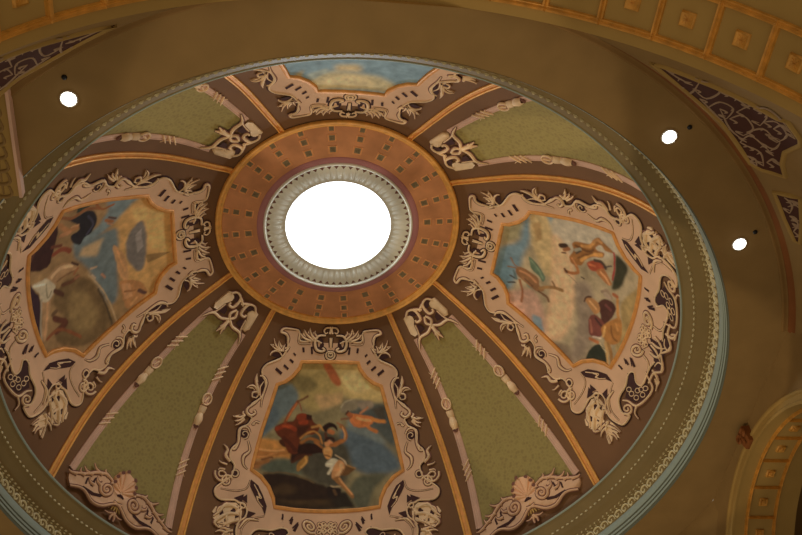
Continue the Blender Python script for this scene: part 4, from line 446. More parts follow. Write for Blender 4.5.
PAINT = {"N":[[[104,94,62]],[[125,108,62],4,[[0.547,0.346],[-0.06,0.324],[-0.179,0.432],[-0.0,0.489],[0.178,0.527],[0.43,0.452]]],[[150,130,78],4,[[0.035,0.337],[-0.437,0.346],[-0.555,0.425],[-0.575,0.504],[-0.374,0.497],[-0.191,0.468],[-0.079,0.413]]],[[162,142,90],3,[[-0.169,0.373],[-0.402,0.38],[-0.46,0.443],[-0.29,0.459],[-0.164,0.414]]],[[142,116,74],3,[[0.163,0.463],[-0.161,0.446],[-0.141,0.49],[0.074,0.519]]],[[126,70,38],2,[[0.085,0.335],[-0.014,0.334],[-0.138,0.408],[-0.076,0.421],[0.029,0.374]]],[[96,84,48],3,[[0.46,0.406],[0.24,0.389],[0.122,0.432],[0.296,0.456],[0.434,0.446]]],[[76,85,79],3,[[0.613,0.454],[0.445,0.429],[0.32,0.475],[0.385,0.536],[0.469,0.577],[0.499,0.602],[0.593,0.636],[0.627,0.672],[0.626,0.532]]],[[68,78,76],3,[[0.631,0.568],[0.544,0.525],[0.475,0.566],[0.564,0.637],[0.614,0.647]]],[[60,64,56],4,[[-0.218,0.497],[-0.527,0.507],[-0.589,0.535],[-0.615,0.596],[-0.598,0.689],[-0.517,0.658],[-0.426,0.605],[-0.289,0.587],[-0.182,0.537]]],[[82,84,72],3,[[-0.156,0.49],[-0.346,0.484],[-0.463,0.508],[-0.274,0.522]]],[[66,76,76],4,[[-0.104,0.599],[-0.344,0.595],[-0.512,0.67],[-0.618,0.76],[-0.473,0.782],[-0.257,0.758],[-0.164,0.698]]],[[90,96,86],3,[[-0.194,0.555],[-0.288,0.593],[-0.449,0.618],[-0.512,0.67],[-0.337,0.624],[-0.203,0.595]]],[[74,80,60],3,[[0.528,0.765],[0.242,0.718],[0.183,0.767],[0.445,0.79]]],[[142,98,46],2,[[0.657,0.667],[0.475,0.65],[0.294,0.667],[0.265,0.708],[0.42,0.719],[0.648,0.737]]],[[120,80,42],2,[[0.649,0.746],[0.419,0.722],[0.529,0.763],[0.646,0.78]]],[[36,26,14],2,[[0.519,0.801],[0.351,0.78],[0.132,0.788],[-0.059,0.83],[-0.129,0.89],[0.399,0.902],[0.45,0.85]]],[[52,38,18],3,[[0.41,0.826],[0.178,0.801],[-0.024,0.868],[0.055,0.88],[0.35,0.879]]],[[66,66,48],3,[[-0.279,0.772],[-0.485,0.781],[-0.363,0.832],[-0.308,0.899],[-0.214,0.895],[-0.177,0.814]]],[[30,24,14],2,[[-0.036,0.826],[-0.152,0.834],[-0.215,0.893],[-0.057,0.891]]],[[56,52,38],4,[[0.284,0.657],[0.05,0.593],[-0.143,0.64],[-0.189,0.71],[-0.156,0.789],[-0.059,0.821],[0.132,0.788],[0.263,0.736]]],[[62,66,50],3,[[0.549,0.754],[0.455,0.724],[0.311,0.715],[0.258,0.734],[0.28,0.761],[0.511,0.777]]],[[34,22,12],2,[[0.526,0.787],[0.362,0.77],[0.239,0.777],[0.099,0.794],[-0.002,0.815],[-0.038,0.85],[0.015,0.858],[0.452,0.868],[0.454,0.833]]],[[50,36,18],3,[[0.419,0.83],[0.344,0.806],[0.269,0.813],[0.238,0.833],[0.342,0.851],[0.43,0.853]]],[[78,62,36],1,[[0.518,0.782],[0.363,0.768],[0.25,0.773],[0.108,0.794]],0.0048],[[126,82,38],1,[[0.659,0.695],[0.518,0.692],[0.372,0.679],[0.337,0.695],[0.478,0.715],[0.607,0.734],[0.659,0.748],[0.684,0.72]]],[[162,118,66],1,[[0.647,0.698],[0.517,0.694],[0.38,0.684]],0.0065],[[150,104,56],1,[[0.647,0.734],[0.527,0.717],[0.436,0.697]],0.0052],[[78,46,24],1,[[0.55,0.732],[0.504,0.723],[0.467,0.719]],0.0071],[[106,70,34],1,[[0.643,0.759],[0.571,0.748],[0.501,0.732]],0.0129],[[58,30,14],1,[[0.435,0.648],[0.272,0.639],[0.164,0.661],[0.13,0.691],[0.178,0.696],[0.234,0.711],[0.308,0.728],[0.311,0.68],[0.395,0.672]]],[[36,18,10],2,[[0.305,0.667],[0.206,0.658],[0.161,0.683],[0.248,0.695],[0.309,0.724]]],[[122,86,36],1,[[0.254,0.732],[0.215,0.706],[0.188,0.695],[0.168,0.7],[0.169,0.718],[0.209,0.741],[0.243,0.76]]],[[154,114,56],1,[[0.192,0.701],[0.18,0.716],[0.219,0.739]],0.0081],[[74,33,14],1,[[0.499,0.605],[0.429,0.581],[0.34,0.571],[0.313,0.546],[0.268,0.537],[0.182,0.541],[0.142,0.563],[0.08,0.581],[0.11,0.609],[0.209,0.621],[0.257,0.651],[0.258,0.688],[0.342,0.69],[0.4,0.65],[0.463,0.631]]],[[50,24,11],2,[[0.298,0.588],[0.162,0.578],[0.211,0.612],[0.284,0.634]]],[[102,40,17],1,[[0.474,0.608],[0.39,0.591],[0.311,0.602]],0.0161],[[118,50,22],1,[[0.423,0.595],[0.349,0.593]],0.0097],[[108,42,18],1,[[0.269,0.572],[0.211,0.57]],0.0161],[[60,26,12],1,[[0.403,0.64],[0.318,0.663],[0.281,0.68]],0.0161],[[98,40,18],1,[[0.312,0.549],[0.269,0.536],[0.217,0.537],[0.225,0.561],[0.287,0.568]]],[[42,19,11],1,[[0.219,0.537],[0.165,0.538],[0.166,0.56],[0.207,0.56]]],[[104,54,26],1,[[0.412,0.58],[0.386,0.546],[0.351,0.515],[0.322,0.495]],0.0135],[[144,86,44],1,[[0.399,0.57],[0.372,0.538],[0.33,0.5]],0.0052],[[82,52,30],1,[[0.328,0.495],[0.276,0.482],[0.227,0.466]],0.0077],[[110,62,40],1,[[0.301,0.499],[0.272,0.526]],0.0058],[[112,70,30],1,[[0.236,0.646],[0.152,0.629],[0.084,0.641]],0.0113],[[136,92,42],1,[[0.251,0.632],[0.189,0.611],[0.123,0.602],[0.076,0.618],[0.051,0.645]],0.0065],[[32,15,8],1,[[0.244,0.66],[0.149,0.647],[0.06,0.659],[0.048,0.682],[0.247,0.688]]],[[132,94,46],1,[[0.149,0.587],[0.081,0.576],[0.044,0.594]],0.0097],[[134,80,42],1,[[-0.015,0.597],[-0.043,0.603]],0.0177],[[30,16,10],1,[[0.05,0.578],[-0.012,0.565],[-0.079,0.578],[-0.09,0.599],[-0.053,0.585],[-0.007,0.585],[0.015,0.601],[0.04,0.593]]],[[70,40,22],1,[[0.021,0.606],[0.014,0.627]],0.0097],[[158,106,66],1,[[-0.01,0.642],[-0.032,0.648]],0.0174],[[42,22,13],1,[[0.033,0.643],[0.016,0.622],[-0.05,0.623],[-0.064,0.64],[-0.02,0.63],[0.009,0.642]]],[[118,74,34],1,[[-0.067,0.652],[-0.151,0.632],[-0.164,0.609],[-0.143,0.586],[-0.12,0.581]],0.0135],[[156,114,70],1,[[-0.151,0.628],[-0.158,0.609],[-0.137,0.585]],0.0048],[[112,76,46],1,[[-0.086,0.565],[-0.132,0.576]],0.0077],[[112,70,32],1,[[0.115,0.642],[0.052,0.66]],0.0097],[[150,104,60],1,[[0.033,0.641],[-0.008,0.641],[-0.017,0.658],[0.021,0.659]]],[[122,74,34],1,[[-0.029,0.654],[-0.091,0.641],[-0.133,0.633]],0.011],[[158,112,60],1,[[0.041,0.665],[-0.009,0.658],[-0.04,0.672],[-0.03,0.698],[0.009,0.703],[0.035,0.685]]],[[166,122,70],1,[[0.021,0.67],[-0.014,0.669]],0.0065],[[96,60,28],1,[[0.025,0.69],[-0.02,0.694]],0.0058],[[80,54,26],1,[[-0.136,0.725],[-0.165,0.728],[-0.231,0.745],[-0.199,0.76],[-0.151,0.77],[-0.114,0.764]]],[[124,92,50],1,[[-0.164,0.73],[-0.231,0.745]],0.0048],[[150,140,110],1,[[0.018,0.72],[-0.03,0.702],[-0.088,0.711],[-0.078,0.733],[-0.04,0.746],[-0.012,0.765],[0.003,0.759],[-0.021,0.737],[0.013,0.733]]],[[166,156,124],1,[[0.009,0.722],[-0.042,0.724]],0.0048],[[160,150,118],1,[[-0.01,0.76],[-0.049,0.735]],0.0045],[[150,130,96],1,[[-0.069,0.691],[-0.128,0.708],[-0.157,0.728]],0.0052],[[152,108,64],1,[[-0.049,0.737],[-0.088,0.711],[-0.127,0.716],[-0.147,0.734],[-0.124,0.76],[-0.086,0.777],[-0.049,0.784],[-0.03,0.767]]],[[172,128,82],1,[[-0.112,0.725],[-0.115,0.747],[-0.077,0.769]],0.0116],[[98,64,34],1,[[-0.135,0.745],[-0.11,0.766]],0.0048],[[28,19,12],1,[[-0.003,0.81],[-0.084,0.815],[-0.113,0.826],[-0.083,0.853],[-0.013,0.852]]],[[70,50,28],1,[[-0.053,0.824],[-0.066,0.841]],0.0097],[[112,76,38],1,[[-0.04,0.78],[-0.095,0.772],[-0.131,0.799],[-0.174,0.826],[-0.205,0.845],[-0.199,0.858],[-0.172,0.848],[-0.129,0.821],[-0.076,0.794]]],[[152,110,64],1,[[-0.1,0.781],[-0.148,0.813],[-0.192,0.842]],0.0065],[[136,116,80],1,[[-0.03,0.806],[-0.067,0.811],[-0.105,0.809]],0.0045],[[56,50,38],3,[[-0.433,0.521],[-0.571,0.521],[-0.56,0.578],[-0.477,0.564]]],[[104,94,70],2,[[-0.118,0.519],[-0.152,0.492],[-0.243,0.48],[-0.306,0.486],[-0.298,0.515],[-0.21,0.526],[-0.148,0.53]]],[[114,100,78],2,[[-0.303,0.496],[-0.407,0.49],[-0.466,0.504],[-0.419,0.525],[-0.334,0.522]]],[[134,122,92],1,[[-0.125,0.51],[-0.164,0.49],[-0.243,0.48]],0.0039],[[150,88,44],1,[[-0.185,0.53],[-0.245,0.534],[-0.364,0.544],[-0.443,0.559],[-0.43,0.578],[-0.362,0.588],[-0.281,0.588],[-0.221,0.57],[-0.206,0.549]]],[[182,118,68],1,[[-0.283,0.552],[-0.37,0.564],[-0.406,0.568]],0.0116],[[122,68,36],1,[[-0.202,0.535],[-0.222,0.541]],0.0177],[[58,33,20],1,[[-0.174,0.534],[-0.198,0.523]],0.0077],[[148,94,42],1,[[-0.429,0.566],[-0.484,0.575],[-0.539,0.581]],0.0135],[[142,86,42],1,[[-0.365,0.58],[-0.394,0.597],[-0.448,0.615]],0.0135],[[140,82,46],1,[[-0.23,0.564],[-0.251,0.58]],0.0097],[[90,62,40],1,[[-0.128,0.553],[-0.212,0.55]],0.0077],[[140,92,58],1,[[-0.318,0.535],[-0.399,0.518]],0.0077]],"E":[[[128,114,84]],[[118,110,78],3,[[-0.416,0.33],[-0.561,0.419],[-0.259,0.413],[-0.109,0.347]]],[[86,104,106],4,[[-0.619,0.416],[-0.603,0.449],[-0.207,0.441],[0.009,0.426],[0.443,0.422],[0.449,0.361],[0.318,0.341],[0.051,0.329],[-0.066,0.349],[-0.21,0.404]]],[[76,96,98],3,[[0.274,0.339],[0.091,0.366],[0.257,0.402],[0.474,0.406],[0.438,0.366]]],[[92,114,114],2,[[-0.589,0.5],[-0.582,0.533],[-0.471,0.522],[-0.484,0.502]]],[[146,126,84],3,[[-0.535,0.442],[-0.59,0.502],[-0.402,0.53],[-0.17,0.569],[0.016,0.559],[0.065,0.524],[-0.183,0.454]]],[[124,100,62],2,[[-0.445,0.45],[-0.486,0.481],[-0.292,0.488],[-0.232,0.465]]],[[140,130,106],4,[[-0.558,0.532],[-0.636,0.772],[-0.535,0.802],[-0.351,0.744],[-0.229,0.592],[-0.312,0.544]]],[[166,134,96],4,[[-0.364,0.527],[-0.263,0.593],[0.059,0.648],[0.469,0.684],[0.615,0.631],[0.287,0.57]]],[[140,110,88],4,[[0.517,0.408],[0.293,0.501],[0.493,0.599],[0.634,0.605],[0.633,0.496],[0.64,0.426]]],[[158,122,96],3,[[0.583,0.44],[0.465,0.475],[0.539,0.519],[0.633,0.496]]],[[96,108,106],2,[[0.515,0.541],[0.493,0.576],[0.58,0.612],[0.633,0.573]]],[[108,94,74],4,[[0.021,0.64],[-0.055,0.707],[0.347,0.785],[0.538,0.787],[0.609,0.744],[0.345,0.714]]],[[96,82,62],3,[[0.636,0.622],[0.526,0.717],[0.608,0.769],[0.675,0.725]]],[[84,88,70],2,[[0.223,0.457],[0.194,0.498],[0.276,0.503],[0.297,0.48]]],[[70,84,62],1,[[-0.035,0.447],[-0.018,0.469],[0.032,0.498],[0.094,0.527],[0.162,0.525],[0.117,0.501],[0.078,0.466]]],[[92,104,78],1,[[-0.004,0.458],[0.055,0.494],[0.123,0.52]],0.0065],[[108,76,46],1,[[0.174,0.415],[0.116,0.427],[0.126,0.471],[0.147,0.504],[0.212,0.519],[0.225,0.544],[0.283,0.517],[0.267,0.476],[0.241,0.435]]],[[142,100,64],1,[[0.165,0.431],[0.166,0.469],[0.199,0.5]],0.0097],[[78,54,36],1,[[0.226,0.458],[0.256,0.494]],0.0065],[[112,84,48],1,[[0.238,0.523],[0.159,0.563],[0.13,0.605]],0.0129],[[84,60,38],1,[[0.271,0.522],[0.275,0.555],[0.304,0.571]],0.0097],[[92,68,42],1,[[0.103,0.556],[0.136,0.574]],0.0077],[[110,70,42],1,[[0.269,0.441],[0.362,0.466],[0.473,0.482]],0.011],[[100,76,52],1,[[0.058,0.383],[0.116,0.4],[0.143,0.425]],0.0071],[[100,76,52],1,[[0.181,0.384],[0.157,0.413]],0.0065],[[54,52,44],1,[[0.273,0.403],[0.276,0.428]],0.0077],[[52,50,42],1,[[0.363,0.406],[0.324,0.428]],0.0077],[[70,84,80],1,[[0.199,0.411],[0.273,0.428]],0.0097],[[42,40,24],2,[[-0.437,0.784],[-0.414,0.825],[-0.366,0.841],[-0.278,0.832],[-0.177,0.815],[-0.133,0.789],[-0.22,0.785],[-0.339,0.785]]],[[124,104,62],2,[[-0.09,0.836],[-0.276,0.891],[-0.239,0.909],[0.01,0.901],[0.15,0.903],[0.29,0.907],[0.227,0.873],[0.066,0.864]]],[[114,76,37],1,[[-0.224,0.601],[-0.299,0.612],[-0.362,0.605],[-0.4,0.628],[-0.417,0.674],[-0.452,0.688],[-0.493,0.697],[-0.516,0.716],[-0.493,0.73],[-0.451,0.769],[-0.436,0.775],[-0.422,0.74],[-0.453,0.721],[-0.414,0.702],[-0.392,0.712],[-0.398,0.737],[-0.352,0.733],[-0.317,0.691],[-0.266,0.665],[-0.199,0.655],[-0.173,0.633],[-0.168,0.609]]],[[84,54,26],1,[[-0.352,0.619],[-0.345,0.666],[-0.384,0.693]],0.0097],[[148,106,56],1,[[-0.372,0.644],[-0.398,0.674],[-0.451,0.695]],0.011],[[156,112,58],1,[[-0.234,0.648],[-0.321,0.676],[-0.37,0.728]],0.0129],[[142,102,58],1,[[-0.456,0.693],[-0.49,0.707],[-0.481,0.723]],0.011],[[92,60,30],1,[[-0.242,0.633],[-0.298,0.658],[-0.358,0.689]],0.0071],[[120,114,92],1,[[-0.307,0.62],[-0.331,0.637]],0.0129],[[58,50,38],1,[[-0.281,0.623],[-0.317,0.64]],0.0065],[[46,32,20],1,[[-0.295,0.562],[-0.312,0.581]],0.0194],[[114,74,42],1,[[-0.267,0.577],[-0.293,0.592]],0.0148],[[62,42,26],1,[[-0.229,0.568],[-0.24,0.584]],0.0065],[[120,76,40],1,[[-0.212,0.607],[-0.168,0.628],[-0.116,0.644],[-0.076,0.622],[-0.064,0.598]],0.0116],[[152,104,60],1,[[-0.217,0.611],[-0.166,0.631]],0.0045],[[60,40,24],1,[[-0.081,0.592],[-0.063,0.603]],0.0084],[[120,56,33],1,[[-0.239,0.67],[-0.288,0.692],[-0.302,0.725],[-0.27,0.743],[-0.222,0.73],[-0.196,0.703],[-0.2,0.683]]],[[152,84,50],1,[[-0.236,0.679],[-0.245,0.705]],0.0084],[[60,46,34],1,[[-0.296,0.701],[-0.307,0.73],[-0.274,0.747]],0.011],[[126,82,45],1,[[-0.203,0.712],[-0.264,0.737],[-0.229,0.759],[-0.179,0.785],[-0.15,0.772],[-0.176,0.734]]],[[164,116,72],1,[[-0.223,0.731],[-0.195,0.757],[-0.164,0.775]],0.0077],[[48,40,36],1,[[-0.279,0.741],[-0.321,0.769]],0.0045],[[40,30,18],1,[[-0.086,0.658],[-0.084,0.67]],0.0058],[[92,78,62],1,[[-0.05,0.6],[-0.003,0.656]],0.0029],[[124,44,38],1,[[-0.439,0.776],[-0.355,0.781],[-0.215,0.783]],0.0071],[[112,94,72],1,[[-0.066,0.751],[-0.102,0.77],[-0.066,0.793]],0.011],[[128,110,88],1,[[-0.064,0.768],[-0.054,0.788]],0.0148],[[120,70,40],1,[[-0.103,0.799],[-0.105,0.815]],0.0129],[[60,35,26],1,[[0.051,0.748],[-0.024,0.77],[-0.038,0.809],[0.008,0.824],[0.104,0.814],[0.191,0.796],[0.112,0.773]]],[[84,48,40],1,[[0.017,0.78],[0.022,0.805]],0.0097],[[88,49,38],1,[[0.192,0.736],[0.14,0.764],[0.171,0.806],[0.265,0.807],[0.318,0.776],[0.288,0.754]]],[[56,34,28],1,[[0.17,0.763],[0.199,0.798]],0.0097],[[118,72,54],1,[[0.215,0.744],[0.289,0.77]],0.0077],[[132,94,54],1,[[0.08,0.699],[0.036,0.719],[0.039,0.746],[0.094,0.766],[0.148,0.752],[0.118,0.722]]],[[160,122,76],1,[[0.074,0.718],[0.098,0.749]],0.0065],[[58,36,22],1,[[0.101,0.699],[0.06,0.702],[0.034,0.717]],0.0071],[[130,88,42],1,[[0.203,0.795],[0.096,0.819],[0.034,0.85],[0.094,0.872],[0.202,0.881],[0.265,0.852],[0.26,0.821]]],[[146,102,52],1,[[-0.08,0.82],[-0.004,0.832],[0.042,0.847]],0.0129],[[168,124,68],1,[[0.176,0.807],[0.249,0.815]],0.0077],[[90,57,26],1,[[0.137,0.828],[0.197,0.85],[0.201,0.873]],0.0058],[[152,108,56],1,[[0.091,0.84],[0.128,0.859]],0.0077],[[116,84,43],1,[[0.272,0.847],[0.318,0.876],[0.367,0.897]],0.0148],[[144,114,68],1,[[0.276,0.836],[0.342,0.863],[0.397,0.881]],0.0116],[[132,80,44],1,[[0.343,0.775],[0.323,0.809]],0.011],[[164,146,124],1,[[0.313,0.782],[0.276,0.811]],0.0042],[[34,36,24],1,[[0.489,0.801],[0.39,0.797],[0.317,0.821],[0.327,0.847],[0.415,0.877],[0.524,0.825]]],[[152,136,98],1,[[0.316,0.817],[0.333,0.854]],0.0039]],"W":[[[112,88,54]],[[150,116,66],4,[[0.654,0.572],[0.671,0.413],[0.304,0.326],[-0.295,0.309],[-0.557,0.392],[-0.59,0.486],[-0.323,0.535],[-0.013,0.536],[0.327,0.547]]],[[168,132,78],4,[[0.48,0.501],[0.394,0.366],[-0.223,0.34],[-0.077,0.417]]],[[88,98,92],3,[[0.664,0.593],[0.646,0.447],[0.512,0.49],[0.362,0.546],[0.268,0.6],[0.203,0.669],[0.204,0.7],[0.302,0.704],[0.349,0.616],[0.494,0.583]]],[[80,88,82],3,[[0.209,0.704],[0.268,0.6],[0.239,0.529],[-0.288,0.557],[-0.418,0.605],[-0.016,0.649]]],[[140,118,82],3,[[0.203,0.669],[0.227,0.586],[0.077,0.613],[0.149,0.684]]],[[88,82,72],2,[[0.149,0.494],[0.296,0.446],[0.102,0.422],[-0.216,0.443],[-0.261,0.476],[-0.053,0.504]]],[[84,66,38],2,[[-0.061,0.803],[0.005,0.733],[-0.062,0.668],[-0.223,0.631],[-0.556,0.619],[-0.595,0.641],[-0.586,0.735],[-0.456,0.817],[-0.325,0.839],[-0.268,0.784],[-0.161,0.8]]],[[108,88,52],4,[[-0.122,0.737],[-0.17,0.679],[-0.424,0.659],[-0.488,0.727],[-0.362,0.768]]],[[60,48,30],1,[[-0.223,0.631],[-0.413,0.62],[-0.578,0.631]],0.0077],[[138,116,80],1,[[-0.055,0.654],[-0.242,0.618],[-0.42,0.605],[-0.593,0.613]],0.0058],[[43,22,16],1,[[0.697,0.855],[0.688,0.828],[0.617,0.797],[0.445,0.777],[0.318,0.785],[0.2,0.814],[0.287,0.909],[0.476,0.924],[0.619,0.895],[0.649,0.858]]],[[70,42,28],1,[[0.527,0.851],[0.417,0.868],[0.336,0.887]],0.0161],[[31,17,14],1,[[0.646,0.869],[0.55,0.887]],0.0145],[[112,86,58],1,[[0.697,0.855],[0.685,0.824],[0.605,0.793],[0.456,0.774]],0.0042],[[36,43,31],1,[[0.558,0.712],[0.664,0.697],[0.732,0.661],[0.765,0.633],[0.691,0.608],[0.617,0.619],[0.581,0.661],[0.542,0.683]]],[[64,70,50],1,[[0.632,0.693],[0.699,0.656],[0.731,0.628]],0.0058],[[27,24,24],1,[[0.551,0.765],[0.512,0.707],[0.543,0.67],[0.51,0.635],[0.414,0.62],[0.319,0.637],[0.297,0.663],[0.249,0.679],[0.297,0.709],[0.363,0.718],[0.392,0.686],[0.464,0.71]]],[[48,46,54],1,[[0.49,0.659],[0.393,0.633],[0.318,0.657]],0.0077],[[102,64,35],1,[[0.583,0.796],[0.518,0.728],[0.558,0.672],[0.529,0.617]],0.011],[[124,102,74],1,[[0.637,0.761],[0.637,0.733]],0.0097],[[114,80,48],1,[[0.588,0.745],[0.591,0.733]],0.0135],[[118,74,40],1,[[0.391,0.582],[0.364,0.56]],0.0142],[[58,33,20],1,[[0.417,0.573],[0.389,0.548]],0.0077],[[110,66,34],1,[[0.58,0.635],[0.512,0.603],[0.541,0.565]],0.0084],[[140,96,56],1,[[0.356,0.577],[0.331,0.557]],0.0045],[[122,84,49],1,[[0.493,0.77],[0.418,0.734],[0.418,0.699]],0.0161],[[128,90,56],1,[[0.401,0.762],[0.398,0.725]],0.0142],[[98,50,30],1,[[0.273,0.785],[0.281,0.75],[0.234,0.721]],0.0161],[[78,42,26],1,[[0.339,0.793],[0.318,0.756]],0.011],[[140,104,66],1,[[0.438,0.722],[0.435,0.694]],0.0065],[[40,24,28],1,[[0.163,0.893],[0.116,0.879],[-0.004,0.855],[-0.136,0.869],[-0.257,0.892],[-0.088,0.901],[0.107,0.905]]],[[126,98,64],1,[[0.121,0.812],[0.157,0.779],[0.159,0.74],[0.092,0.697],[0.035,0.69],[0.05,0.729],[0.031,0.778],[-0.03,0.791],[-0.065,0.812],[-0.184,0.837],[-0.307,0.881],[-0.271,0.891],[-0.146,0.862],[-0.009,0.851],[0.121,0.836]]],[[162,132,92],1,[[0.102,0.797],[0.13,0.756],[0.098,0.71]],0.0123],[[92,66,40],1,[[0.045,0.777],[0.051,0.733],[0.042,0.699]],0.0058],[[146,134,104],1,[[0.14,0.884],[0.121,0.836],[0.116,0.82],[0.026,0.786],[-0.034,0.8],[-0.06,0.828],[-0.012,0.852],[0.059,0.858]]],[[98,88,64],1,[[0.074,0.823],[-0.031,0.824],[0.001,0.803]],0.0042],[[178,166,136],1,[[0.125,0.875],[0.085,0.829]],0.0058],[[144,110,72],1,[[-0.073,0.828],[-0.169,0.847],[-0.29,0.881]],0.0097],[[122,110,86],1,[[-0.014,0.848],[-0.136,0.869],[-0.274,0.891]],0.0077],[[48,29,20],1,[[0.127,0.712],[0.079,0.688]],0.0077],[[110,70,40],1,[[0.05,0.689],[0.02,0.708]],0.0084],[[78,51,30],1,[[-0.012,0.759],[-0.029,0.72],[-0.013,0.695]],0.0135],[[114,78,50],1,[[-0.018,0.705],[-0.018,0.689]],0.0097],[[62,39,24],1,[[-0.016,0.79],[-0.087,0.764]],0.0161],[[72,41,26],1,[[-0.215,0.817],[-0.304,0.782],[-0.315,0.828]],0.0194],[[78,58,35],1,[[-0.174,0.802],[-0.18,0.821]],0.0129],[[98,57,31],1,[[-0.307,0.871],[-0.311,0.818],[-0.4,0.776],[-0.489,0.752]],0.0103],[[130,94,68],1,[[-0.112,0.604],[-0.153,0.596]],0.0084],[[142,122,94],1,[[-0.07,0.642],[-0.113,0.633]],0.0065],[[140,116,86],1,[[-0.007,0.643],[-0.02,0.619]],0.0065],[[112,104,92],1,[[0.141,0.464],[0.204,0.443],[-0.009,0.438],[-0.063,0.463]]],[[110,86,50],1,[[-0.122,0.433],[-0.192,0.341],[-0.217,0.399],[-0.222,0.433]]],[[142,106,66],1,[[0.119,0.548],[-0.048,0.508],[-0.286,0.513],[-0.244,0.54],[-0.04,0.545]]],[[134,94,54],1,[[-0.267,0.546],[-0.366,0.479],[-0.531,0.466],[-0.558,0.523],[-0.545,0.558],[-0.372,0.553]]],[[150,110,70],1,[[-0.304,0.547],[-0.336,0.515],[-0.473,0.519],[-0.456,0.551]]],[[70,48,38],1,[[-0.463,0.492],[-0.518,0.477]],0.0161],[[112,74,40],1,[[-0.388,0.544],[-0.434,0.506]],0.0065],[[160,118,72],1,[[0.04,0.534],[-0.191,0.518]],0.0077],[[150,112,66],1,[[-0.511,0.51],[-0.541,0.538]],0.0084]],"S":[[[92,112,114]],[[146,136,98],5,[[-0.485,0.368],[-0.428,0.389],[-0.295,0.426],[-0.168,0.436],[-0.021,0.432],[0.13,0.426],[0.267,0.418],[0.406,0.395],[0.391,0.355],[0.002,0.343],[-0.392,0.337]]],[[160,146,104],4,[[-0.308,0.371],[-0.212,0.406],[-0.018,0.418],[0.142,0.403],[0.208,0.368],[-0.001,0.353]]],[[118,126,112],3,[[-0.421,0.433],[-0.229,0.456],[-0.231,0.434],[-0.392,0.396]]],[[120,108,70],3,[[-0.521,0.444],[-0.43,0.463],[-0.478,0.424],[-0.512,0.421]]],[[150,134,92],5,[[-0.168,0.477],[0.047,0.482],[0.062,0.438],[-0.168,0.436]]]]}
def blur(a, k):
    for _ in range(2):
        for ax in (0, 1):
            p = np.pad(a, [(k, k) if i == ax else (0, 0) for i in range(2)], mode='edge'); c = np.cumsum(p, axis=ax); c = np.insert(c, 0, 0, axis=ax)
            n = 2 * k + 1; a = (np.take(c, range(n, c.shape[ax]), axis=ax) - np.take(c, range(0, c.shape[ax] - n), axis=ax)) / n
    return a
U0, U1, S0, S1, NX, NY = -0.66, 0.66, 0.31, 0.92, 480, 460
def raster(layers, seed):
    rng = np.random.default_rng(seed)
    def lowf(k, amp):
        n = rng.random((NY // k + 2, NX // k + 2)); n = np.kron(n, np.ones((k, k)))[:NY, :NX]; return (blur(n, k // 2 + 1) - .5) * amp
    gx, gy = np.meshgrid(np.linspace(U0, U1, NX), np.linspace(S0, S1, NY))
    wx, wy = gx + lowf(14, .010) + lowf(6, .006), gy + lowf(14, .007) + lowf(6, .004)
    img = np.array(lin(layers[0][0]))[None, None, :] * np.ones((NY, NX, 1)); img = img * (1 + lowf(30, .5) + lowf(9, .3))[..., None]
    for it in layers[1:]:
        col, soft, poly = it[:3]
        if len(it) == 4:                                   # a brush stroke: distance to a smooth line
            L = catmull(poly, 4); k = math.radians(30) * 0.8; D = np.full(wx.shape, 9.0); wd = it[3]
            for i in range(len(L) - 1):
                (x1, y1), (x2, y2) = L[i], L[i+1]; x1, x2 = x1 * k, x2 * k; dx, dy = x2 - x1, y2 - y1; q = dx*dx + dy*dy + 1e-12
                tt = np.clip(((wx * k - x1) * dx + (wy - y1) * dy) / q, 0, 1); D = np.minimum(D, np.hypot(wx * k - x1 - tt * dx, wy - y1 - tt * dy))
            m = (D < wd / 2).astype(float)
        else:
            q = poly + poly[:2]; poly = catmull([poly[-1]] + q, 3)[3:-3] if len(poly) > 4 else poly
            m = inside(poly, wx, wy).astype(float)
        m = blur(m, max(1, int(soft * 1.8) if soft > 1 else 1))
        c = np.array(lin(col)) * 1.0
        tex = 1 + lowf(7, .35) * (1 if soft > 1 else .8)
        img = img * (1 - m[..., None]) + m[..., None] * c[None, None, :] * tex[..., None]
    return np.clip(img * np.array(GAIN), 0, .9)
def gilt_tube(bm, pts, f, w=0.036, closed=True):
    P = resample(pts, 0.03); n = len(P); c = [f(p[0], p[1], 0.012) for p in P]; rows = []
    for i in range(n):
        t = (c[(i+1) % n] - c[i-1]).normalized(); nn = (f(P[i][0], P[i][1], 0.1) - c[i]).normalized(); b = nn.cross(t)
        rows.append([bm.verts.new(c[i] + b * x + nn * h) for x, h in ((-w, -.012), (-w, .012), (-w*.55, .032), (0, .024), (w*.45, .040), (w, .018), (w, -.012))])
    for i in range(n):
        a, b = rows[i], rows[(i+1) % n]
        for j in range(6): bm.faces.new((a[j], a[j+1], b[j+1], b[j]))
FO = ORN['F']; GO = ORN['G']
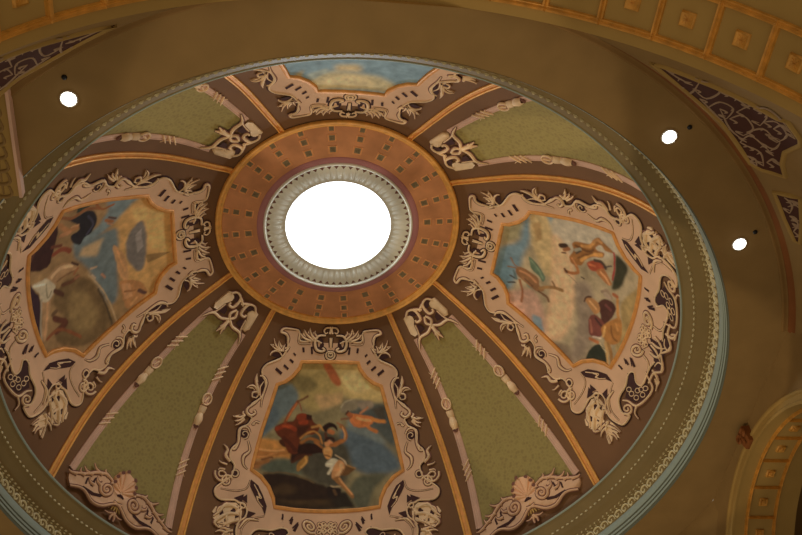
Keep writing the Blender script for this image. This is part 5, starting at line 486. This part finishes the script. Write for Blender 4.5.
def fresco(c, half, key, seed, label):
    t = thing('ceiling_fresco', dome(c, 0.57), label, 'fresco', 'frescoes of the dome')
    T = lambda p, sg: [c + sg * p[0] * half, p[1]]
    can = [T(p, 1) for p in FO['canvas']] + [T(p, -1) for p in FO['canvas'][-2:0:-1]]
    bm = B(); V = plate(bm, can, dome, 0.004, 0.012, 0.0034, skirt=False)
    o = obj('painted_scene', bm, M['fresco'], t)
    img = raster(PAINT[key], seed); me = o.data
    at = me.color_attributes.new('pigment', 'FLOAT_COLOR', 'POINT')
    kk = KX; cols = np.ones((len(V), 4), np.float32)
    A = np.array([[v[0] / kk, v[1]] for v in V]); u = (A[:,0] - c) / half
    fx = np.clip((u - U0) / (U1 - U0) * (NX - 1), 0, NX - 1.001); fy = np.clip((A[:,1] - S0) / (S1 - S0) * (NY - 1), 0, NY - 1.001)
    ix, iy = fx.astype(int), fy.astype(int); dx, dy = (fx - ix)[:, None], (fy - iy)[:, None]
    cols[:, :3] = img[iy, ix]*(1-dx)*(1-dy) + img[iy, ix+1]*dx*(1-dy) + img[iy+1, ix]*(1-dx)*dy + img[iy+1, ix+1]*dx*dy
    at.data.foreach_set('color', cols.ravel())
    bm = B(); gilt_tube(bm, can, dome); obj('gilt_frame', bm, M['frame'], t)
    for sg in (-1, 1):
        bm = B(); plate(bm, [T(p, sg) for p in FO['border']], dome, 0.020, 0.02, 0.03); obj('cartouche_border', bm, M['border'], t, smooth=False)
        bm = B(); q = [T(p, sg) for p in FO['edge']]
        ribbon(bm, q, [.034, .034], dome, 0.020, 0.6, n=3); ribbon(bm, q, [.085, .085], dome, 0.0065, flat=True, mi=1, n=3); obj('edge_roll', bm, [M['scroll'], M['dark']], t)
        for p in FO['leaf']:
            bm = B(); plate(bm, [T(q, sg) for q in p], dome, 0.022, 0.02, 0.03); obj('acanthus_leaf', bm, M['scroll'], t, smooth=False)
        for p in FO['void_shade']:
            bm = B(); plate(bm, [T(q, sg) for q in p], dome, 0.028, 0.02, 0.03, skirt=False); obj('piercing_shade', bm, M['dark'], t)  # dark patches laid on the border paint the shade inside its openings
        parts = {'upper_scrollwork': [], 'side_scrollwork': [], 'lower_scrollwork': []}
        for p, w in FO['scroll']:
            s = sum(q[1] for q in p) / len(p); parts['upper_scrollwork' if s < .37 else 'side_scrollwork' if s < .66 else 'lower_scrollwork'].append((p, w))
        for nm, L in parts.items():
            bm = B()
            for p, w in L:
                q = [T(x, sg) for x in p]
                ribbon(bm, q, [x * 1.15 for x in w], dome, 0.026, 0.55)
                ribbon(bm, q, [x * 1.9 + .012 for x in w], dome, 0.0225, flat=True, mi=1)  # flat umber underlay paints the strand's outline and shade
            obj(nm, bm, [M['scroll'], M['mid']], t)
    bm = B()
    for p, w in FO['crest']:
        for sg in (-1, 1):
            q = [T(x, sg) for x in p]
            ribbon(bm, q, [x * 1.15 for x in w], dome, 0.026, 0.55); ribbon(bm, q, [x * 2 + .014 for x in w], dome, 0.0225, flat=True, mi=1)
    obj('crest', bm, [M['scroll'], M['dark']], t)
FR = [(-0.2, 30.0, 'S', 5, 'half hidden fresco of pale cloud and blue sky at the top of the dome'),
      (-91.5, 30.0, 'W', 6, 'fresco at far left with crowded dark figures, golden sky and a brown globe'),
      (179.4, 30.0, 'N', 7, 'bottom centre fresco of a red brown man seizing a pale woman on dark rock'),
      (90.8, 30.0, 'E', 8, 'right hand fresco of a winged figure flying toward a seated man on a cloud')]
for a in FR: fresco(*a)

# ================================================================== GREEN DAMASK PANELS
def green(c, half, label):
    t = thing('damask_panel', dome(c, 0.6), label, 'wall panel', 'green damask panels of the dome')
    T = lambda p, sg: [c + sg * p[0] * half, p[1]]
    fld = [T(p, 1) for p in GO['field']] + [T(p, -1) for p in GO['field'][-2:0:-1]]
    bm = B(); plate(bm, fld, dome, 0.004, 0.03, 0.03, skirt=False); obj('damask_field', bm, M['damask'], t)
    for sg in (-1, 1):
        P = catmull([T(p, sg) for p in GO['bar']], 8); bm = B(); rows = []
        cc = [dome(p[0], p[1]) for p in P]
        for i, p in enumerate(P):
            tt = (cc[min(i+1, len(cc)-1)] - cc[max(i-1, 0)]).normalized(); nn = (dome(p[0], p[1], .1) - cc[i]).normalized(); b = nn.cross(tt); k = 0.8 + 0.35 * i / len(P)
            rows.append([bm.verts.new(cc[i] + b * (x * k) + nn * h) for x, h in ((-.062, -.004), (-.062, .02), (-.04, .034), (-.022, .02), (0, .03), (.022, .02), (.04, .034), (.062, .02), (.062, -.004))])
        for a, b in zip(rows, rows[1:]):
            for j in range(8): bm.faces.new((a[j], a[j+1], b[j+1], b[j]))
        bar = obj('side_moulding', bm, M['bar'], t, smooth=False)
        # buckle: a ring, then a flared cup and a bud, then crossed ribbon wraps
        bx = GO['bar']
        def on(s, d=0.0):
            u = float(np.interp(s, [q[1] for q in bx], [q[0] for q in bx])); r = float(np.interp(s, TS, TR))
            return [c + sg * u * half + math.degrees(d / (r * S)), s]
        s0 = GO['bits']['buckle'][1]; s1 = GO['bits']['cup'][1]
        bm = B(); ribbon(bm, [on(s0 + .022*math.cos(q), .085*math.sin(q)) for q in np.linspace(0, 2*math.pi, 13)], [.032, .032], dome, .030, .9); 
        ribbon(bm, [on(s0 - .012, -.02), on(s0 + .012, .02)], [.03, .03], dome, .036, .8); obj('buckle', bm, M['scroll'], bar)
        bm = B(); ribbon(bm, [on(s0 + .028), on(s0 + .05), on(s1 - .02)], [.15, .13, .08], dome, .030, .4); ribbon(bm, [on(s1 - .025), on(s1), on(s1 + .025)], [.08, .16, .10], dome, .032, .5)
        ribbon(bm, [on(s1 + .026, -.05), on(s1 + .034), on(s1 + .026, .05)], [.03, .05, .03], dome, .036, .6, mi=1); obj('cup', bm, [M['scroll'], M['mid']], bar)
        for sw in (GO['bits']['wrap'][0][1], GO['bits']['wrap'][1][1]):
            bm = B()
            for q in (-.022, 0, .022): ribbon(bm, [on(sw + q - .016, -.085), on(sw + q), on(sw + q + .016, .085)], [.02, .035, .02], dome, .032, .7)
            ribbon(bm, [on(sw - .03, .08), on(sw + .03, -.08)], [.01, .03, .01], dome, .036, .7)
            obj('ribbon_wrap', bm, M['scroll'], bar)
        bm = B(); plate(bm, [T(p, sg) for p in GO['cornerplate'][0]], dome, .040, .02, .03)
        for p, w in GO['corner']:
            q = [T(x, sg) for x in p]; ribbon(bm, q, [x * 1.25 for x in w], dome, .038, .6); ribbon(bm, q, [x * 2 + .012 for x in w], dome, .0345, flat=True, mi=1)
        for p in GO['cornervoid_shade']: plate(bm, [T(x, sg) for x in p], dome, .042, .02, .03, skirt=False, mi=2)
        obj('corner_scroll', bm, [M['scroll'], M['mid'], M['dark']], t)
        bm = B(); plate(bm, [T(p, sg) for p in GO['plate']], dome, .045, .012, .02)
        for p in GO['void_shade']: plate(bm, [T(x, sg) for x in p], dome, .050, .02, .03, skirt=False, mi=1)
        for p, w in GO['scroll']:
            q = [T(x, sg) for x in p]; ribbon(bm, q, [x * 1.25 for x in w], dome, .048, .6); ribbon(bm, q, [x * 1.7 + .016 for x in w], dome, .0475, flat=True, mi=2)
        obj('scroll_cartouche', bm, [M['border'], M['dark'], M['mid']], t)
    bm = B()
    plate(bm, [T(p, 1) for p in GO['shellpoly']] + [T(p, -1) for p in GO['shellpoly'][-2:0:-1]], dome, .030, .02, .02)
    for i, (p, w) in enumerate(GO['shell']):
        for sg in ((1,) if i == 0 else (-1, 1)): ribbon(bm, [T(x, sg) for x in p], w, dome, .032, .55)
    for i, p in enumerate(GO['shellvoid_shade']):
        for sg in ((1,) if i == 0 else (-1, 1)): plate(bm, [T(x, sg) for x in p], dome, .074, .02, .03, skirt=False, mi=1)
    obj('shell', bm, [M['shell'], M['mid']], t)
    bm = B(); r0 = s_of_r(1.035)
    for d in (-.06, -.03, 0, .03, .06): ribbon(bm, [[c + d * 4, r0 - .02], [c + d * 12, r0 + .01], [c + d * 22, r0 + .035]], [.03, .05, .012], dome, .01, .7)
    obj('husk', bm, M['husk'], t)
GR = [(-45.0, 15.0, 'olive green damask panel at upper left, cut off by the dome rim'),
      (-135.4, 15.0, 'olive green damask panel at lower left with a scallop shell at its foot'),
      (135.3, 15.0, 'olive green damask panel at lower right with a scallop shell at its foot'),
      (45.2, 15.0, 'olive green damask panel at upper right, cut off by the dome rim')]
for a in GR: green(*a)

# ================================================================== SOUTH ARCH COFFERS, EAST ARCH, KEYSTONE
def coffer_belt(name, f, u0, du, count, v0, v1, loc, label, bw, first):
    t = thing(name, loc, label, 'arch')
    us0, us1 = u0, u0 + du * count
    bm = B()
    pr = [(-bw, .0), (-bw*.8, .03), (-bw*.3, .024), (0, .045), (bw*.3, .024), (bw*.8, .03), (bw, .0)]
    for v in (v0, v1):
        us = np.linspace(us0, us1, count * 5 + 1); rows = [[bm.verts.new(f(u, v + x / S, h)) for x, h in pr] for u in us]
        for a, b in zip(rows, rows[1:]):
            for j in range(6): bm.faces.new((a[j], a[j+1], b[j+1], b[j]))
    obj('gilt_border', bm, M['archgold'], t, smooth=False)
    R = (f(0, 0, 0) - f(180, 0, 0)).length / 2; kd = math.degrees(1 / R)
    for i in range(count + 1):
        u = u0 + du * i; bm = B()
        rows = [[bm.verts.new(f(u + x * kd, v, h)) for x, h in pr] for v in np.linspace(v0 + bw*.8/S, v1 - bw*.8/S, 4)]
        for a, b in zip(rows, rows[1:]):
            for j in range(6): bm.faces.new((a[j], a[j+1], b[j+1], b[j]))
        obj('gilt_divider', bm, M['archgold'], t, smooth=False)
    for i in range(count):
        uc = u0 + du * (i + .5); vc = (v0 + v1) / 2; w = (v1 - v0) * S * .105; bm = B()
        F_ = lambda x, y, h: f(uc + x * kd, vc + y / S, h)
        q = ((-1,-1), (1,-1), (1,1), (-1,1))
        r1 = [bm.verts.new(F_(a*w*1.35, b*w*1.35, 0)) for a, b in q]; r2 = [bm.verts.new(F_(a*w*1.2, b*w*1.2, .035)) for a, b in q]; r3 = [bm.verts.new(F_(a*w, b*w, .022)) for a, b in q]
        for a, b in ((r1, r2), (r2, r3)):
            for j in range(4): bm.faces.new((a[j], a[(j+1)%4], b[(j+1)%4], b[j]))
        bm.faces.new(r3)
        for k in range(8):
            an = k * math.pi / 4; L = w * (.95 if k % 2 else .75)
            ribbon(bm, [(.12*L*math.cos(an), .12*L*math.sin(an)), (.6*L*math.cos(an+.25), .6*L*math.sin(an+.25)), (L*math.cos(an), L*math.sin(an))], [w*.3, w*.5, w*.15], F_, .026, .6, n=2)
        ribbon(bm, [(-w*.2, 0), (w*.2, 0)], [w*.2, w*.45, w*.2], F_, .035, .9, n=3)
        obj('rosette', bm, M['archgold'], t)
    return t
coffer_belt('coffered_arch', barrel, -51.15 - 8.19*4, 8.19, 21, -1.232, -1.343, (0, -1.3*S, ZA + RA), 'large gold coffered arch overhead along the top edge', .038, 0)
coffer_belt('coffered_arch', barrel_e, 15.2 - 11.85*7, 11.85, 14, 1.24, 1.33, (1.28*S, YC*S, HR + (ZC + RE)*S), 'small gold coffered arch at the lower right edge', .022, 0)
bm = B(); fe = lambda t, k, h=0.0: Vector((Q*S - h, YC*S + (RE + k)*S*math.sin(math.radians(t)), HR + ZC*S + (RE + k)*S*math.cos(math.radians(t))))
us = np.linspace(-90, 90, 90); pr = [(-.002, 0), (-.002, .03), (.006, .035), (.010, .02), (.024, .02), (.028, .04), (.034, .04), (.037, .02), (.040, 0)]
rows = [[bm.verts.new(fe(u, k, h)) for k, h in pr] for u in us]
for a, b in zip(rows, rows[1:]):
    for j in range(len(pr) - 1): bm.faces.new((a[j], a[j+1], b[j+1], b[j]))
tag(obj('trim_4', bm, M['archcream'], smooth=False), 'ochre moulded archivolt around the small arch at lower right', 'moulding', None, 'structure')
t = thing('keystone', fe(0, .03, .1), 'brown carved bracket keystone at the crown of the small arch on the right', 'keystone')
bm = B(); kb = [(-.020, .010), (.020, .010), (.027, .062), (-.027, .062)]
fk = lambda x, z, h: Vector((Q*S - h, (YC - .025)*S + x*S, HR + (ZC + RE + z)*S))
lo = [bm.verts.new(fk(x, z, 0)) for x, z in kb]; hi = [bm.verts.new(fk(x*.9, z, .12 if z > .03 else .08)) for x, z in kb]
bm.faces.new(hi)
for j in range(4): bm.faces.new((lo[j], lo[(j+1)%4], hi[(j+1)%4], hi[j]))
obj('block', bm, M['band'], t, smooth=False)
bm = B()
for sg in (-1, 1): ribbon(bm, [(sg*.004, .054), (sg*.020, .056), (sg*.023, .038), (sg*.012, .034), (sg*.010, .042)], [.03, .05, .03], lambda x, z, h=0.0: fk(x, z, .12 + h), 0, .6)
ribbon(bm, [(0, .05), (0, .03), (0, .012)], [.02, .06, .02], lambda x, z, h=0.0: fk(x, z, .105 + h), 0, .6)
obj('leaf', bm, M['band'], t)

# ================================================================== PENDENTIVE PAINTING (seen at the right and, foreshortened, at the left)
PE = {"field1":[[26.31,60.29],[29.75,63.38],[32.86,66.91],[34.86,68.64],[34.9,69.8],[37.84,69.09],[38.95,68.33],[41.25,65.0],[43.45,63.46],[45.7,62.75],[45.44,60.17],[44.66,59.13],[37.38,59.88],[30.84,59.65]],"field2":[[49.1,59.95],[48.97,63.06],[56.98,60.59],[56.81,59.94],[53.42,59.67]],"scr":[[[27.76,60.83],[29.39,61.04],[30.64,61.67]],[[30.67,59.36],[32.27,59.75],[29.9,63.27]],[[31.29,61.07],[33.11,61.25],[31.55,64.36],[30.41,64.12]],[[35.05,59.69],[33.55,62.61],[34.56,63.49],[36.68,61.04]],[[31.55,64.36],[32.43,65.71],[34.01,66.03]],[[36.6,61.51],[35.59,63.94],[37.89,63.5],[39.49,61.21]],[[35.13,63.46],[33.18,67.15],[34.66,67.56],[36.99,64.95]],[[38.75,62.1],[37.51,64.98],[39.06,65.13]],[[33.88,66.56],[33.24,68.76],[34.64,69.19],[36.86,68.66]],[[36.18,65.95],[35.54,68.07],[37.74,67.63],[39.56,65.2]],[[40.87,59.96],[39.29,62.15],[40.76,62.86],[42.27,63.17]],[[41.32,60.5],[42.16,61.64],[44.57,60.76]],[[40.24,62.77],[40.99,63.91],[39.4,65.7]],[[43.81,61.54],[42.9,62.82],[43.87,63.09]],[[43.23,59.44],[43.6,60.25],[44.81,59.84]],[[34.86,61.56],[38.54,60.18],[40.68,60.88]],[[33.18,60.31],[35.62,60.12],[37.39,60.12]],[[37.07,66.51],[35.86,68.62],[37.93,68.48]]],"scr2":[[[49.58,60.98],[50.61,61.51],[52.17,60.68]],[[49.79,61.51],[49.86,62.39],[50.69,62.32]],[[52.64,60.52],[52.75,61.24],[54.47,61.04]],[[55.24,60.23],[54.08,61.0],[53.54,61.31]]]}
def pendentive_ornament(mir, label, which):
    f = lambda az, ph, h=0.0: pend(-az if mir else az, ph, h)
    t = thing('pendentive_panel', f(40, 62), label, 'painted panel')
    flds = {'a': 'field1', 'b': 'field2'}[which]
    bm = B(); plate(bm, PE[flds], f, .012, 1.2, .8, kx=.85); obj('maroon_field', bm, M['maroon'], t, smooth=False)
    P = resample(PE[flds], 1.0); bm = B(); n = len(P); rows = []
    c = [f(p[0], p[1], 0) for p in P]
    for i in range(n):
        tt = (c[(i+1)%n] - c[i-1]).normalized(); nn = (f(P[i][0], P[i][1], .1) - c[i]).normalized(); b = nn.cross(tt)
        rows.append([bm.verts.new(c[i] + b*x + nn*h) for x, h in ((-.035, 0), (-.02, .03), (.02, .03), (.035, 0))])
    for i in range(n):
        a, b = rows[i], rows[(i+1)%n]
        for j in range(3): bm.faces.new((a[j], a[j+1], b[j+1], b[j]))
    obj('border_moulding', bm, M['archcream'], t)
    bm = B()
    for p in PE['scr' if which == 'a' else 'scr2']:
        ribbon(bm, p, [.015, .034, .012], f, .014, .3)
        a, b = p[0], p[-1]; ribbon(bm, [p[len(p)//2], [p[len(p)//2][0] + .5, p[len(p)//2][1] - .7]], [.03, .045, .008], f, .014, .3)
        ribbon(bm, [b, [b[0] - .6, b[1] - .5], [b[0] - .5, b[1] + .3]], [.02, .035, .008], f, .014, .3)
        ribbon(bm, [a, [a[0] + .5, a[1] + .5], [a[0] + .8, a[1] - .1]], [.02, .035, .008], f, .014, .3)
    obj('arabesque', bm, M['arab'], t)
pendentive_ornament(False, 'maroon arabesque panel tapering along the big arch at upper right', 'a')
pendentive_ornament(False, 'small maroon arabesque panel at the right edge beyond the moulded medallion', 'b')
pendentive_ornament(True, 'thin maroon arabesque sliver under the big arch at upper left', 'a')

# ================================================================== CEILING SPOTLIGHTS AND SENSORS
zc = HR - 0.160 * S
for (x, y), lab in (((-0.685, -0.930), 'glowing round ceiling spotlight at upper left'), ((0.689, -0.924), 'glowing round ceiling spotlight at upper right, beside the maroon panel'), ((0.963, -0.628), 'glowing round ceiling spotlight at far right, lowest of the three')):
    t = thing('ceiling_spotlight', (x*S, y*S, zc), lab, 'spotlight', 'spotlights in the plaster ring')
    bm = B()
    for prof in ([(.0, -.002), (.062, -.002)],): pass
    n = 32; pr = [(.100, .0), (.098, -.012), (.088, -.016), (.080, -.006), (.078, .0)]
    rows = [[bm.verts.new((x*S + r*math.cos(2*math.pi*i/n), y*S + r*math.sin(2*math.pi*i/n), zc + z)) for r, z in pr] for i in range(n)]
    for i in range(n):
        a, b = rows[i], rows[(i+1)%n]
        for j in range(4): bm.faces.new((a[j], a[j+1], b[j+1], b[j]))
    obj('rim', bm, M['trimwhite'], t)
    bm = B(); rows = []
    for r, z in ((.080, -.004), (.072, -.022), (.05, -.036), (.02, -.042)): rows.append([bm.verts.new((x*S + r*math.cos(2*math.pi*i/n), y*S + r*math.sin(2*math.pi*i/n), zc + z)) for i in range(n)])
    for a, b in zip(rows, rows[1:]):
        for i in range(n): bm.faces.new((a[i], a[(i+1)%n], b[(i+1)%n], b[i]))
    bm.faces.new(rows[-1]); obj('lens', bm, M['lens'], t)
for (x, y), lab in (((-0.690, -0.981), 'tiny black ceiling sensor above the upper left spotlight'), ((0.732, -0.952), 'tiny black ceiling sensor right of the upper right spotlight'), ((0.993, -0.667), 'tiny black ceiling sensor above the far right spotlight')):
    bm = B(); n = 16; rows = [[bm.verts.new((x*S + r*math.cos(2*math.pi*i/n), y*S + r*math.sin(2*math.pi*i/n), zc + z)) for i in range(n)] for r, z in ((.030, .0), (.030, -.012), (.020, -.022), (.008, -.026))]
    for a, b in zip(rows, rows[1:]):
        for i in range(n): bm.faces.new((a[i], a[(i+1)%n], b[(i+1)%n], b[i]))
    bm.faces.new(rows[-1]); tag(obj('ceiling_sensor', bm, M['black']), lab, 'sensor', 'sensors in the plaster ring')
